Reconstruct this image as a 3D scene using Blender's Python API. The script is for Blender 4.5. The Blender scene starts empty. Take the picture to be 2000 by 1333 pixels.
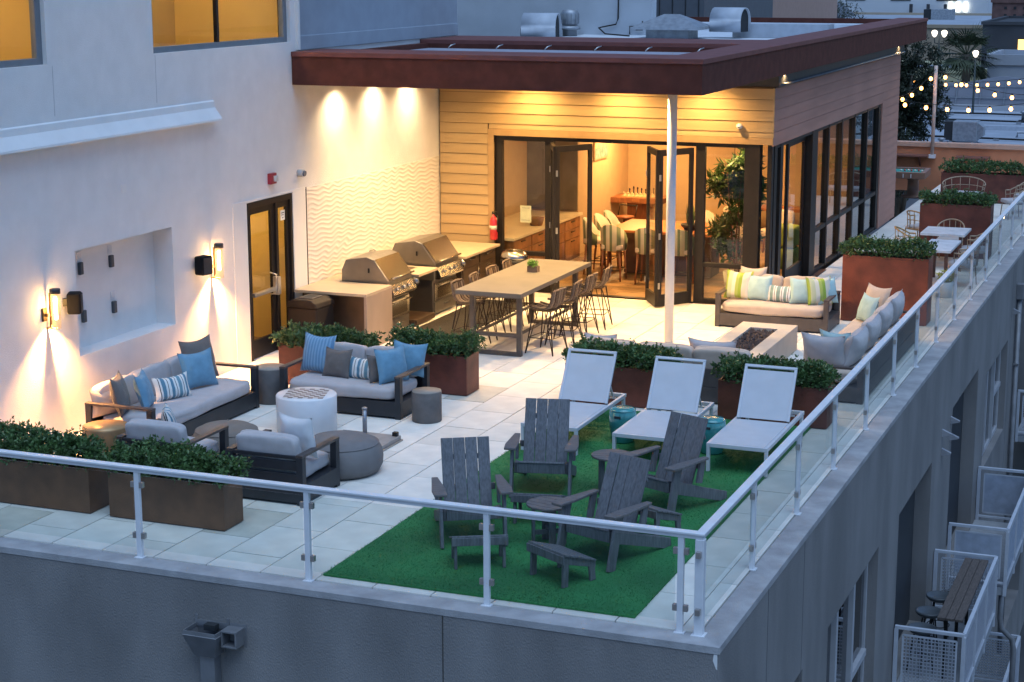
import bpy, bmesh, math, random
from mathutils import Matrix, Vector, noise
random.seed(7)
R = math.radians
sc = bpy.context.scene
COL = sc.collection
# ------------------------------------------------------------------ camera
cam_d = bpy.data.cameras.new('camera')
cam = bpy.data.objects.new('camera', cam_d)
COL.objects.link(cam)
cam_d.sensor_fit = 'HORIZONTAL'; cam_d.sensor_width = 36.0
cam_d.lens = 36.0 * 3507.5 / 2000.0
cam_d.clip_start = 0.2; cam_d.clip_end = 2000.0
_pit, _yaw, _rol = 0.2084147, -0.3801810, -0.0019456
_fw = Vector((math.sin(_yaw)*math.cos(_pit), math.cos(_yaw)*math.cos(_pit), -math.sin(_pit)))
_rt = Vector((math.cos(_yaw), -math.sin(_yaw), 0.0)); _up = _rt.cross(_fw)
_r2 = math.cos(_rol)*_rt + math.sin(_rol)*_up
_u2 = -math.sin(_rol)*_rt + math.cos(_rol)*_up
_m = Matrix((_r2, _u2, -_fw)).transposed().to_4x4()
_m.translation = (3.99558, -15.07829, 6.12939)
cam.matrix_world = _m
sc.camera = cam
# ------------------------------------------------------------------ dusk sky, soft overhead sun lamp added for sky light, exposure
SUN_EL, SUN_ROT = R(68), R(140)
w = bpy.data.worlds.new('World'); sc.world = w; w.use_nodes = True
nt = w.node_tree; nt.nodes.clear()
_o = nt.nodes.new('ShaderNodeOutputWorld'); _b = nt.nodes.new('ShaderNodeBackground')
_s = nt.nodes.new('ShaderNodeTexSky'); _s.sky_type = 'NISHITA'; _s.sun_disc = False
_s.sun_elevation = SUN_EL; _s.sun_rotation = SUN_ROT; _s.air_density = 1.0; _s.dust_density = 0.0; _s.ozone_density = 11.0
nt.links.new(_s.outputs[0], _b.inputs[0]); nt.links.new(_b.outputs[0], _o.inputs[0])
_b.inputs[1].default_value = 0.046
sun_d = bpy.data.lights.new('sun', 'SUN'); sun_d.energy = 0.72; sun_d.angle = R(50); sun_d.color = (.59, .78, 1.0)
sun = bpy.data.objects.new('sun', sun_d); COL.objects.link(sun)
_sd = Vector((math.sin(SUN_ROT)*math.cos(SUN_EL), math.cos(SUN_ROT)*math.cos(SUN_EL), math.sin(SUN_EL)))
sun.rotation_euler = _sd.to_track_quat('Z', 'Y').to_euler()
vs = sc.view_settings
vs.view_transform = 'Standard'; vs.look = 'None'; vs.gamma = 1.0; vs.use_curve_mapping = False
vs.exposure = 1.65
sc.cycles.use_denoising = True
sc.cycles.max_bounces = 8; sc.cycles.diffuse_bounces = 3; sc.cycles.glossy_bounces = 3
sc.cycles.transmission_bounces = 4; sc.cycles.transparent_max_bounces = 12
sc.cycles.sample_clamp_indirect = 6.0
sc.cycles.caustics_reflective = False; sc.cycles.caustics_refractive = False

# ------------------------------------------------------------------ materials
_mats = {}
def M(name, col=(.5,.5,.5), rough=.6, metal=0.0, var=.12, vs=6.0, bump=0.0, bs=60.0, rnd=0.0, spec=.5, stretch=(1,1,1), col2=None, coat=0.0, sheen=0.0, trans=0.0):
    """procedural surface: base colour broken up by noise, fine relief, per-object variation"""
    if name in _mats: return _mats[name]
    m = bpy.data.materials.new(name); m.use_nodes = True
    t = m.node_tree; n = t.nodes; l = t.links
    p = n['Principled BSDF']
    p.inputs['Roughness'].default_value = rough; p.inputs['Metallic'].default_value = metal
    p.inputs['Specular IOR Level'].default_value = spec
    if coat: p.inputs['Coat Weight'].default_value = coat; p.inputs['Coat Roughness'].default_value = .08
    if sheen: p.inputs['Sheen Weight'].default_value = sheen
    tc = n.new('ShaderNodeTexCoord'); mp = n.new('ShaderNodeMapping'); mp.inputs['Scale'].default_value = stretch
    l.new(tc.outputs['Object'], mp.inputs[0])
    no = n.new('ShaderNodeTexNoise'); no.inputs['Scale'].default_value = vs; no.inputs['Detail'].default_value = 5
    l.new(mp.outputs[0], no.inputs[0])
    cr = n.new('ShaderNodeValToRGB')
    a = col2 if col2 else tuple(c*(1-var) for c in col); b = col if col2 else tuple(min(1, c*(1+var)) for c in col)
    cr.color_ramp.elements[0].color = (*a, 1); cr.color_ramp.elements[0].position = .35
    cr.color_ramp.elements[1].color = (*b, 1); cr.color_ramp.elements[1].position = .65
    l.new(no.outputs['Fac'], cr.inputs[0])
    out = cr.outputs[0]
    if rnd:
        oi = n.new('ShaderNodeObjectInfo'); hs = n.new('ShaderNodeHueSaturation')
        mr = n.new('ShaderNodeMapRange'); mr.inputs['To Min'].default_value = 1-rnd; mr.inputs['To Max'].default_value = 1+rnd
        l.new(oi.outputs['Random'], mr.inputs['Value']); l.new(mr.outputs[0], hs.inputs['Value']); l.new(out, hs.inputs['Color'])
        out = hs.outputs[0]
    l.new(out, p.inputs['Base Color'])
    if bump:
        nb = n.new('ShaderNodeTexNoise'); nb.inputs['Scale'].default_value = bs; nb.inputs['Detail'].default_value = 4
        l.new(mp.outputs[0], nb.inputs[0])
        bp = n.new('ShaderNodeBump'); bp.inputs['Strength'].default_value = bump; bp.inputs['Distance'].default_value = .02
        l.new(nb.outputs['Fac'], bp.inputs['Height']); l.new(bp.outputs[0], p.inputs['Normal'])
    if trans:
        tr = n.new('ShaderNodeBsdfTranslucent'); mx = n.new('ShaderNodeMixShader'); mx.inputs[0].default_value = trans
        l.new(out, tr.inputs[0]); l.new(p.outputs[0], mx.inputs[1]); l.new(tr.outputs[0], mx.inputs[2])
        l.new(mx.outputs[0], n['Material Output'].inputs[0])
    _mats[name] = m
    return m

def streaks(m, amount=.25, scale=(9,9,.55)):
    """rain streaks and grime: a second, vertically drawn-out noise darkens the base colour in runs"""
    t = m.node_tree; n = t.nodes; l = t.links; p = n['Principled BSDF']
    src = p.inputs['Base Color'].links[0].from_socket
    tc = n.new('ShaderNodeTexCoord'); mp = n.new('ShaderNodeMapping'); mp.inputs['Scale'].default_value = scale; l.new(tc.outputs['Object'], mp.inputs[0])
    no = n.new('ShaderNodeTexNoise'); no.inputs['Scale'].default_value = 1.0; no.inputs['Detail'].default_value = 6; no.inputs['Roughness'].default_value = .65; l.new(mp.outputs[0], no.inputs[0])
    mr = n.new('ShaderNodeMapRange'); mr.inputs['From Min'].default_value = .38; mr.inputs['From Max'].default_value = .68; mr.inputs['To Min'].default_value = 1-amount; mr.inputs['To Max'].default_value = 1+amount*.4
    l.new(no.outputs['Fac'], mr.inputs['Value'])
    mx = n.new('ShaderNodeVectorMath'); mx.operation = 'SCALE'; l.new(src, mx.inputs[0]); l.new(mr.outputs[0], mx.inputs['Scale']); l.new(mx.outputs[0], p.inputs['Base Color'])
    return m
def glass(name, tint=(.9,.95,.93), refl=1.5, rough=0.0, min_refl=0.0):
    if name in _mats: return _mats[name]
    m = bpy.data.materials.new(name); m.use_nodes = True
    t = m.node_tree; n = t.nodes; l = t.links; n.clear()
    o = n.new('ShaderNodeOutputMaterial'); mx = n.new('ShaderNodeMixShader')
    tr = n.new('ShaderNodeBsdfTransparent'); tr.inputs[0].default_value = (*tint, 1)
    gl = n.new('ShaderNodeBsdfGlossy'); gl.inputs['Roughness'].default_value = rough; gl.inputs[0].default_value = (1,1,1,1)
    fr = n.new('ShaderNodeFresnel'); fr.inputs[0].default_value = refl
    ad = n.new('ShaderNodeMath'); ad.operation = 'MAXIMUM'; ad.inputs[1].default_value = min_refl
    l.new(fr.outputs[0], ad.inputs[0])
    ge = n.new('ShaderNodeNewGeometry'); iv = n.new('ShaderNodeMath'); iv.operation = 'SUBTRACT'; iv.inputs[0].default_value = 1.0
    l.new(ge.outputs['Backfacing'], iv.inputs[1]); mu = n.new('ShaderNodeMath'); mu.operation = 'MULTIPLY'
    l.new(ad.outputs[0], mu.inputs[0]); l.new(iv.outputs[0], mu.inputs[1])   # only the entry face reflects
    l.new(mu.outputs[0], mx.inputs[0]); l.new(tr.outputs[0], mx.inputs[1]); l.new(gl.outputs[0], mx.inputs[2]); l.new(mx.outputs[0], o.inputs[0])
    _mats[name] = m
    return m

def emit(name, col, strength):
    if name in _mats: return _mats[name]
    m = bpy.data.materials.new(name); m.use_nodes = True
    t = m.node_tree; n = t.nodes; l = t.links; n.clear()
    o = n.new('ShaderNodeOutputMaterial'); e = n.new('ShaderNodeEmission')
    e.inputs[0].default_value = (*col, 1); e.inputs[1].default_value = strength
    l.new(e.outputs[0], o.inputs[0])
    _mats[name] = m
    return m

def striped(name, stops, axis=0, span=.5, rough=.9, weave=0.25):
    """woven cloth with stripes across one local axis; stops = [(0..1, colour), ...] constant bands"""
    if name in _mats: return _mats[name]
    m = M(name, (1,1,1), rough, bump=weave, bs=220)
    t = m.node_tree; n = t.nodes; l = t.links
    tc = n.new('ShaderNodeTexCoord'); sx = n.new('ShaderNodeSeparateXYZ'); l.new(tc.outputs['Object'], sx.inputs[0])
    mr = n.new('ShaderNodeMapRange'); mr.inputs['From Min'].default_value = -span/2; mr.inputs['From Max'].default_value = span/2
    l.new(sx.outputs[axis], mr.inputs['Value'])
    cr = n.new('ShaderNodeValToRGB'); e = cr.color_ramp.elements
    cr.color_ramp.interpolation = 'CONSTANT'
    e[0].position = stops[0][0]; e[0].color = (*stops[0][1], 1)
    e[1].position = stops[1][0]; e[1].color = (*stops[1][1], 1)
    for p_, c_ in stops[2:]:
        k = e.new(p_); k.color = (*c_, 1)
    l.new(mr.outputs[0], cr.inputs[0])
    l.new(cr.outputs[0], n['Principled BSDF'].inputs['Base Color'])
    return m

# ------------------------------------------------------------------ mesh helpers
class MB:
    """collects shapes that become ONE mesh object"""
    def __init__(s): s.v = []; s.f = []; s.sm = []
    def add(s, vs_, fs_, smooth=False):
        k = len(s.v); s.v += [tuple(q) for q in vs_]
        for f in fs_: s.f.append(tuple(i+k for i in f)); s.sm.append(smooth)
        return s
    def box(s, x0, x1, y0, y1, z0, z1):
        if x0 > x1: x0, x1 = x1, x0
        if y0 > y1: y0, y1 = y1, y0
        if z0 > z1: z0, z1 = z1, z0
        v = [(x0,y0,z0),(x1,y0,z0),(x1,y1,z0),(x0,y1,z0),(x0,y0,z1),(x1,y0,z1),(x1,y1,z1),(x0,y1,z1)]
        return s.add(v, [(0,3,2,1),(4,5,6,7),(0,1,5,4),(1,2,6,5),(2,3,7,6),(3,0,4,7)])
    def bar(s, a, b, w, h, up=(0,0,1)):
        """rectangular bar from a to b, w wide, h along up"""
        a = Vector(a); b = Vector(b); d = (b-a).normalized(); u = Vector(up); u = u - d*u.dot(d)
        if u.length < 1e-4: u = Vector((0,1,0)) - d*d.y
        u.normalize(); r = d.cross(u)
        v = []
        for p in (a, b):
            for i, j in ((-1,-1),(1,-1),(1,1),(-1,1)): v.append(p + r*(i*w/2) + u*(j*h/2))
        return s.add(v, [(0,3,2,1),(4,5,6,7),(0,1,5,4),(1,2,6,5),(2,3,7,6),(3,0,4,7)])
    def prism(s, poly, lo, hi, axis='y'):
        n = len(poly); v = []
        for t in (lo, hi):
            for (a, b) in poly:
                v.append((a, t, b) if axis == 'y' else (t, a, b) if axis == 'x' else (a, b, t))
        fs = [tuple(range(n)), tuple(range(2*n-1, n-1, -1))] + [(i, n+i, n+(i+1) % n, (i+1) % n) for i in range(n)]
        return s.add(v, fs)
    def tube(s, pts, r, n=8, cap=True):
        pts = [Vector(p) for p in pts]; v = []; fs = []
        rr = r if isinstance(r, (list, tuple)) else [r]*len(pts)
        for i, p in enumerate(pts):
            d = (pts[min(i+1, len(pts)-1)] - pts[max(i-1, 0)])
            d = d.normalized() if d.length > 1e-6 else Vector((0,0,1))
            u = Vector((0,0,1)) if abs(d.z) < .95 else Vector((1,0,0))
            a = d.cross(u).normalized(); b = d.cross(a)
            for k in range(n):
                t = 2*math.pi*k/n; v.append(p + a*(math.cos(t)*rr[i]) + b*(math.sin(t)*rr[i]))
        for i in range(len(pts)-1):
            for k in range(n): fs.append((i*n+k, i*n+(k+1) % n, (i+1)*n+(k+1) % n, (i+1)*n+k))
        s.add(v, fs, True)
        if cap:
            k0 = len(s.v) - len(v)
            s.f.append(tuple(k0+i for i in range(n))); s.sm.append(False)
            s.f.append(tuple(k0+len(v)-1-i for i in range(n))); s.sm.append(False)
        return s
    def lathe(s, prof, c=(0,0,0), n=24, smooth=True):
        """prof = [(r, z)...] spun round the vertical through c"""
        v = []; fs = []
        for (r, z) in prof:
            for k in range(n):
                t = 2*math.pi*k/n; v.append((c[0]+r*math.cos(t), c[1]+r*math.sin(t), c[2]+z))
        for i in range(len(prof)-1):
            for k in range(n): fs.append((i*n+k, i*n+(k+1) % n, (i+1)*n+(k+1) % n, (i+1)*n+k))
        s.add(v, fs, smooth)
        k0 = len(s.v)-len(v)
        if prof[0][0] > 1e-4: s.f.append(tuple(k0+n-1-i for i in range(n))); s.sm.append(False)
        if prof[-1][0] > 1e-4: s.f.append(tuple(k0+len(v)-n+i for i in range(n))); s.sm.append(False)
        return s
    def mesh(s, name):
        me = bpy.data.meshes.new(name); me.from_pydata(s.v, [], s.f)
        for p, q in zip(me.polygons, s.sm): p.use_smooth = q
        bm = bmesh.new(); bm.from_mesh(me); bmesh.ops.recalc_face_normals(bm, faces=bm.faces); bm.to_mesh(me); bm.free()
        return me
    def build(s, name, mat, parent=None, bevel=0.0, loc=None, rot=None, seg=2):
        o = bpy.data.objects.new(name, s.mesh(name)); COL.objects.link(o)
        if mat: o.data.materials.append(mat)
        if parent: o.parent = parent
        if loc: o.location = loc
        if rot: o.rotation_euler = rot
        if bevel:
            b = o.modifiers.new('bevel', 'BEVEL'); b.width = bevel; b.segments = seg; b.limit_method = 'ANGLE'; b.angle_limit = R(40)
        return o
def box(*a): return MB().box(*a)
def tag(o, label, cat=None, group=None, kind=None):
    if label: o['label'] = label
    if cat: o['category'] = cat
    if group: o['group'] = group
    if kind: o['kind'] = kind
    return o
def thing(name, label, cat, loc=(0,0,0), rz=0.0, group=None):
    o = bpy.data.objects.new(name, None); COL.objects.link(o); o.empty_display_size = .1
    o.location = loc; o.rotation_euler = (0,0,rz)
    return tag(o, label, cat, group)
def struct(o): o['kind'] = 'structure'; return o
def dup(o, loc=None, rz=None, label=None, group=None, parent=None):
    """copy of a thing with its parts and sub-parts, sharing mesh data"""
    c = o.copy(); COL.objects.link(c)
    if parent is not None: c.parent = parent
    if loc is not None: c.location = loc
    if rz is not None: c.rotation_euler = (0,0,rz)
    if label: c['label'] = label
    if group: c['group'] = group
    for ch in list(o.children): dup(ch, parent=c)
    return c
def inst(o, loc, rot=None, scale=None, parent=None):
    c = o.copy(); COL.objects.link(c); c.location = loc
    if rot is not None: c.rotation_euler = rot
    if scale is not None: c.scale = scale
    if parent is not None: c.parent = parent
    return c
def lamp(name, kind, loc, power, col=(1,.72,.42), size=.05, rot=(0,0,0), parent=None, spot=None, blend=.5):
    d = bpy.data.lights.new(name, kind); d.energy = power; d.color = col
    if kind == 'POINT': d.shadow_soft_size = size
    if kind == 'SPOT': d.shadow_soft_size = size; d.spot_size = spot; d.spot_blend = blend
    if kind == 'AREA': d.shape = 'DISK'; d.size = size
    o = bpy.data.objects.new(name, d); COL.objects.link(o); o.location = loc; o.rotation_euler = rot
    if parent: o.parent = parent
    return o
def wall_mb(axis, pos, a0, a1, z0, z1, holes, depth, sign, edges=True):
    """wall face at axis=pos over [a0,a1]x[z0,z1] with rectangular holes (h0,h1,hz0,hz1,depth) whose reveals run inwards (sign)"""
    mb = MB()
    A = sorted({a0, a1, *[h[0] for h in holes], *[h[1] for h in holes]}); Z = sorted({z0, z1, *[h[2] for h in holes], *[h[3] for h in holes]})
    A = [a for a in A if a0 <= a <= a1]; Z = [z for z in Z if z0 <= z <= z1]
    P = lambda a, z, d=0.0: (pos+sign*d, a, z) if axis == 'x' else (a, pos+sign*d, z)
    for i in range(len(A)-1):
        for j in range(len(Z)-1):
            ca, cz = (A[i]+A[i+1])/2, (Z[j]+Z[j+1])/2
            if any(h[0] < ca < h[1] and h[2] < cz < h[3] for h in holes): continue
            mb.add([P(A[i],Z[j]),P(A[i+1],Z[j]),P(A[i+1],Z[j+1]),P(A[i],Z[j+1])], [(0,1,2,3)])
    for h in holes:
        d = h[4] if len(h) > 4 else depth
        q = [(h[0],h[2]),(h[1],h[2]),(h[1],h[3]),(h[0],h[3])]
        for k in range(4):
            (p1, p2) = q[k], q[(k+1) % 4]
            mb.add([P(*p1),P(*p2),P(*p2,d),P(*p1,d)], [(0,1,2,3)])
    # outer edges and back
    q = [(a0,z0),(a1,z0),(a1,z1),(a0,z1)]
    for k in range(4 if edges else 0):
        mb.add([P(*q[k]),P(*q[(k+1) % 4]),P(*q[(k+1) % 4],depth),P(*q[k],depth)], [(0,1,2,3)])
    return mb

# soft furnishing shapes -------------------------------------------------
def cushion_mb(w_, d_, h_, puff=.35, n=10):
    """upholstered block: rounded box with slightly domed faces, base at z=0, centred in x and y"""
    mb = MB(); bm = bmesh.new(); bmesh.ops.create_cube(bm, size=2.0)
    bmesh.ops.subdivide_edges(bm, edges=bm.edges[:], cuts=n, use_grid_fill=True)
    ex = 7.0
    for v in bm.verts:
        x, y, z = v.co
        k = (abs(x)**ex + abs(y)**ex + abs(z)**ex) ** (1/ex)
        x, y, z = x/k, y/k, z/k
        dome = (1-min(1, x*x))*(1-min(1, y*y))
        wob = .024*noise.noise(Vector((x*2.1+w_, y*2.3+d_, z*1.7))) + .010*noise.noise(Vector((x*6.0+d_, y*5.0+w_, z*4.0)))
        v.co = (x*w_/2*(1+.015*(1-z*z)) + wob*.4, y*d_/2*(1+.015*(1-z*z)) + wob*.4, (z*(1+puff*.28*dome)+1)*h_/2 + wob*.6)
    me = bpy.data.meshes.new('t'); bm.to_mesh(me); bm.free()
    mb.add([v.co for v in me.vertices], [tuple(p.vertices) for p in me.polygons], True)
    bpy.data.meshes.remove(me)
    return mb
def pillow_mb(w_, h_, t_, n=14, seed=0):
    """knife-edge throw pillow standing in the local x-z plane, base at z=0"""
    mb = MB(); rng = random.Random(seed); off = Vector((rng.random()*9, rng.random()*9, 0))
    v = []; fs = []
    for side in (1, -1):
        for j in range(n+1):
            for i in range(n+1):
                a = 2*i/n-1; b = 2*j/n-1
                th = max(0, (1-a*a)*(1-b*b))**.42
                px = a*(w_/2)*(1-.09*(1-b*b)*abs(a)**3); pz = b*(h_/2)*(1-.09*(1-a*a)*abs(b)**3)
                wr = .010*noise.noise(Vector((a*2.5, b*2.5, side))+off)
                y_ = side*(t_/2*th + (wr if 0 < th else 0)*min(1, th*2))
                sag = -.012*(1-a*a)*(b+1)
                v.append((px, y_, pz + h_/2 + sag))
    m_ = (n+1)*(n+1)
    for s_ in (0, 1):
        for j in range(n):
            for i in range(n):
                q = [s_*m_+j*(n+1)+i, s_*m_+j*(n+1)+i+1, s_*m_+(j+1)*(n+1)+i+1, s_*m_+(j+1)*(n+1)+i]
                fs.append(tuple(q))
    mb.add(v, fs, True)
    # piping round the seam
    seam = []
    for k in range(4*n):
        t = k/n; e = int(t); u = 2*(t-e)-1
        a, b = ((u,-1),(1,u),(-u,1),(-1,-u))[e]
        px = a*(w_/2)*(1-.09*(1-b*b)*abs(a)**3); pz = b*(h_/2)*(1-.09*(1-a*a)*abs(b)**3)
        seam.append((px, 0, pz+h_/2-.012*(1-a*a)*(b+1)))
    mb.tube(seam+[seam[0]], .004, 5, cap=False)
    return mb
# ------------------------------------------------------------------ palette
stucco_w = M('white_stucco', (.70,.69,.69), .9, var=.03, vs=3, bump=.35, bs=90)
stucco_smooth = M('smooth_white_render', (.72,.70,.68), .85, var=.02, vs=2, bump=.08, bs=60)
stucco_g = M('grey_stucco', (.212,.20,.195), .92, var=.16, vs=1.0, bump=.5, bs=90, stretch=(1,1,.45))
streaks(stucco_g, .07, (1.6,1.6,.7))
cap_c = streaks(M('parapet_cap', (.37,.36,.365), .9, var=.12, vs=3.5, bump=.3, bs=70), .22, (1.5,1.5,1.5))  # same concrete as the walls; light on its upward face put into the colour
streaks(stucco_w, .03, (1.5,1.5,.6))
paver_m = M('pale_paver', (.72,.675,.605), .82, var=.07, vs=3.2, bump=.12, bs=130, rnd=.07)
paver_t = M('damp_paver', (.54,.505,.43), .80, var=.07, vs=4, bump=.12, bs=130, rnd=.05)
deck_m = M('deck_gap', (.06,.055,.05), .95)
grass_m = M('green_turf', (.022,.165,.046), .85, var=.26, vs=1.0, bump=.25, bs=160)
blade_m = M('turf_blade', (.026,.19,.052), .7, var=.22, vs=1.3, trans=.25)
rail_w = M('white_metal', (.66,.665,.69), .42, var=.05, vs=6, bump=.05, bs=40)
rail_glass = glass('railing_glass', (.915,.95,.945), 1.45, min_refl=.055)
clip_m = M('steel_clip', (.42,.38,.36), .4, .7, var=.1)
bronze = M('dark_bronze_frame', (.014,.011,.010), .5, .0, var=.15, vs=8, spec=.3)
win_frame = M('grey_window_frame', (.17,.19,.22), .5, .2, var=.06)
pane = glass('window_pane', (.94,.95,.93), 1.5, min_refl=.05)
siding = M('tan_siding', (.39,.272,.135), .72, var=.07, vs=2.2, bump=.15, bs=40, rnd=.04, stretch=(.4,1,3))
siding_s = M('mauve_siding', (.385,.195,.145), .8, var=.10, vs=1.6, bump=.2, bs=40, rnd=.05, stretch=(1,.4,3))  # reddish side boards; warm string-light glow also put into the colour
trim_t = M('tan_trim', (.36,.23,.105), .7, var=.06)
fascia_m = M('oxblood_fascia', (.098,.034,.026), .8, var=.14, vs=5, bump=.12, bs=120, spec=.15)
fascia_cap = M('oxblood_cap', (.165,.062,.055), .7, var=.10, vs=4, spec=.25)
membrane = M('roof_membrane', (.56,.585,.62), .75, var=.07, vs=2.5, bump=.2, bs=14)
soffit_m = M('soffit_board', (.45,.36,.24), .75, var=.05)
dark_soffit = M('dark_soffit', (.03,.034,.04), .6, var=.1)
warm_wall = M('warm_plaster', (.46,.325,.185), .85, var=.03, bump=.08, bs=60)
ochre = M('ochre_plaster', (.62,.45,.16), .85, var=.06, vs=1.2)
wood_fl = M('oak_plank', (.25,.145,.06), .45, var=.40, vs=5, rnd=.32, stretch=(.35,3,3), bump=.06, bs=40)
wood_dk = M('walnut', (.16,.075,.03), .5, var=.3, vs=6, stretch=(1,6,1), bump=.08)
WARM = (1.0, .63, .28)

# ------------------------------------------------------------------ deck and its pavers
XW, YF, XS = -9.98, 16.15, -3.5
deck = struct(MB().box(-9.97,-.262,.262,16.2,-.35,-.036).box(-3.46,-.262,16.2,36.6,-.35,-.036).build('deck', deck_m))
PW, PL, GAP = .64, .94, .012
paver_mesh = box(0,PW-GAP,0,PL-GAP,-.03,0).mesh('paver')
paver_mesh.materials.append(paver_m)
paver_mesh_t = paver_mesh.copy(); paver_mesh_t.materials.clear(); paver_mesh_t.materials.append(paver_t)
TURF = (-4.26,-.93,.385,8.02)
tan_zones = [(-9.2,-5.2,.55,2.0), (-6.6,-5.4,7.3,9.3)]  # areas by the planters where some pavers get the darker tan tone
rngp = random.Random(3)
cells = []
for k in range(-9, 9):
    x = -4.92 + PW*k
    off = (k*.47) % PL
    for j in range(-1, 40):
        y = .264 - off + j*PL
        x0, x1 = max(x, -9.965), min(x+PW-GAP, -.268); y0, y1 = max(y, .266), min(y+PL-GAP, 36.5)
        if y1-y0 < .03 or x1-x0 < .03: continue
        if y0 > 16.13 or y1 > 16.13:
            if x0 < -3.45:
                if x1 < -3.3:
                    y1 = min(y1, 16.12)
                    if y1-y0 < .03: continue
                else: x0 = max(x0, -3.45)
        if x0 > TURF[0]+.02 and x1 < TURF[1]-.02 and y0 > TURF[2] and y1 < TURF[3]: continue
        cells.append((x0,x1,y0,y1))
cells.sort(key=lambda c: c[2])
rest = MB()
for i, (x0,x1,y0,y1) in enumerate(cells):
    if i >= 296: rest.box(x0,x1,y0,y1,-.03,0); continue
    full = abs(x1-x0-PW+GAP) < .002 and abs(y1-y0-PL+GAP) < .002
    cx, cy = (x0+x1)/2, (y0+y1)/2
    t_ = any(a < cx < b and c < cy < d for a,b,c,d in tan_zones) and rngp.random() < .42
    if full: me = paver_mesh_t if t_ else paver_mesh
    else:
        me = box(0,x1-x0,0,y1-y0,-.03,0).mesh('paver'); me.materials.append(paver_t if t_ else paver_m)
    o = bpy.data.objects.new('paver', me); COL.objects.link(o); o.parent = deck
    o.location = (x0, y0, rngp.uniform(-.0015,.0015)); o.rotation_euler = (rngp.uniform(-.0012,.0012), rngp.uniform(-.0012,.0012), 0)
r_ = rest.build('far_paver', paver_m, deck); r_['kind'] = 'stuff'

# ------------------------------------------------------------------ turf
tb = MB().box(TURF[0],TURF[1],TURF[2],TURF[3],.003,.020)
turf = tag(tb.build('turf', grass_m), 'rectangle of green artificial grass laid under the slatted chairs and loungers', 'artificial grass', kind='stuff')
rg = random.Random(11); v = []; f = []
for i in range(70000):
    x = rg.uniform(TURF[0]-.016, TURF[1]+.016); y = TURF[2]-.016 + (TURF[3]-TURF[2]+.032)*rg.random()**1.15
    a = rg.uniform(0, 6.283); h = rg.uniform(.006,.016); l_ = rg.uniform(.004,.016)
    dx, dy = math.cos(a)*.005, math.sin(a)*.005; k = len(v)
    v += [(x-dx,y-dy,.017),(x+dx,y+dy,.017),(x-dy*2+l_*math.cos(a*3),y+dx*2+l_*math.sin(a*3),.018+h)]; f.append((k,k+1,k+2))
mb = MB(); mb.v = v; mb.f = f; mb.sm = [False]*len(f)
me = bpy.data.meshes.new('blade'); me.from_pydata(v, [], f); me.materials.append(blade_m)
bo = bpy.data.objects.new('blade', me); COL.objects.link(bo); bo.parent = turf; bo['kind'] = 'stuff'

# ------------------------------------------------------------------ podium (grey block under the terrace)
pod = thing('podium_building', 'grey stucco apartment block whose flat top carries the glass-railed terrace', 'building', (0,0,-9))
def P(mb, name, mat, parent, bevel=0.0, loc=(0,0,0)):
    """part built in world coordinates, parented to an empty"""
    o = mb.build(name, mat, parent, bevel)
    o.location = Vector(loc) - Vector(parent_world(parent)) if parent else loc
    return o
def parent_world(p):
    q = Vector((0,0,0))
    while p: q += p.location; p = p.parent
    return q
fw_holes = []
P(wall_mb('y', 0.0, -16.0, 0.0, -11.0, -.075, fw_holes, .35, 1, False), 'front_wall', stucco_g, pod)
P(box(-2.768,-2.756,-.003,.004,-11,-.08), 'control_joint', deck_m, pod)
P(box(-16.0,-.002,-.003,.004,-1.985,-1.975), 'control_joint', deck_m, pod)
# right face with window and door openings
WIN = [(2.2,4.0-.35,-4.2,-1.61,.22), (5.0,8.25,-4.1,-1.61,.22), (19.35,22.85,-3.55,-1.62,.22)]
DOOR = [(9.82,12.80,-4.30,-1.625,.30), (14.9,18.12,-4.30,-1.24,.30), (25.2,28.4,-9.0,-.95,1.2)]
P(wall_mb('x', 0.0, 0.0, 34.0, -11.0, -.075, WIN+DOOR, .35, -1, False), 'side_wall', stucco_g, pod)
P(MB().prism([(-16,-.008),(.008,-.008),(.008,36.6),(-.256,36.6),(-.256,.256),(-16,.256)], -.085, -.012, 'z'), 'parapet_cap', cap_c, pod, .004)
P(MB().prism([(-.045,-.09),(-.012,-.075),(-.010,-.235),(-.022,-.225),(-.052,-.15)], -.004, .002, 'y'), 'chipped_patch', stucco_smooth, pod)
for y in (1.9, 3.55, 23.2):
    P(box(-.003,.003,y,y+.012,-11,-.08), 'control_joint', M('joint_grey', (.12,.12,.125), .9), pod)
frame_w = M('pale_window_frame', (.40,.40,.42), .5, var=.05)
dark_room = M('dark_room', (.02,.022,.025), .8)
sky_pane = glass('facade_pane', (.35,.38,.42), 1.5, min_refl=.12)
door_m = M('slate_door', (.030,.034,.040), .55, var=.12)
for (a,b,c,d,dep) in WIN:
    wn = P(MB().box(-.20,-.13,a,a+.07,c,d).box(-.20,-.13,b-.07,b,c,d).box(-.20,-.13,a+.07,b-.07,c,c+.08).box(-.20,-.13,a+.07,b-.07,d-.07,d), 'window', frame_w, pod, .004)
    n_ = 3
    for i in range(1, n_):
        y = a+(b-a)*i/n_
        q = box(-.195,-.10,y-.055,y+.055,c+.08,d-.07).build('mullion', frame_w, wn)
    for i in range(n_):
        y0, y1 = a+(b-a)*i/n_, a+(b-a)*(i+1)/n_
        box(-.172,-.164,y0+.07,y1-.07,c+.09,d-.08).build('pane', sky_pane, wn)
        if i == n_-1: box(-.19,-.10,y0+.058,y1-.072,c+.95,c+1.04).build('transom', frame_w, wn)
    box(-.62,-.60,a,b,c,d).build('blind', M('window_blind', (.05,.055,.065), .8), wn)
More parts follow.
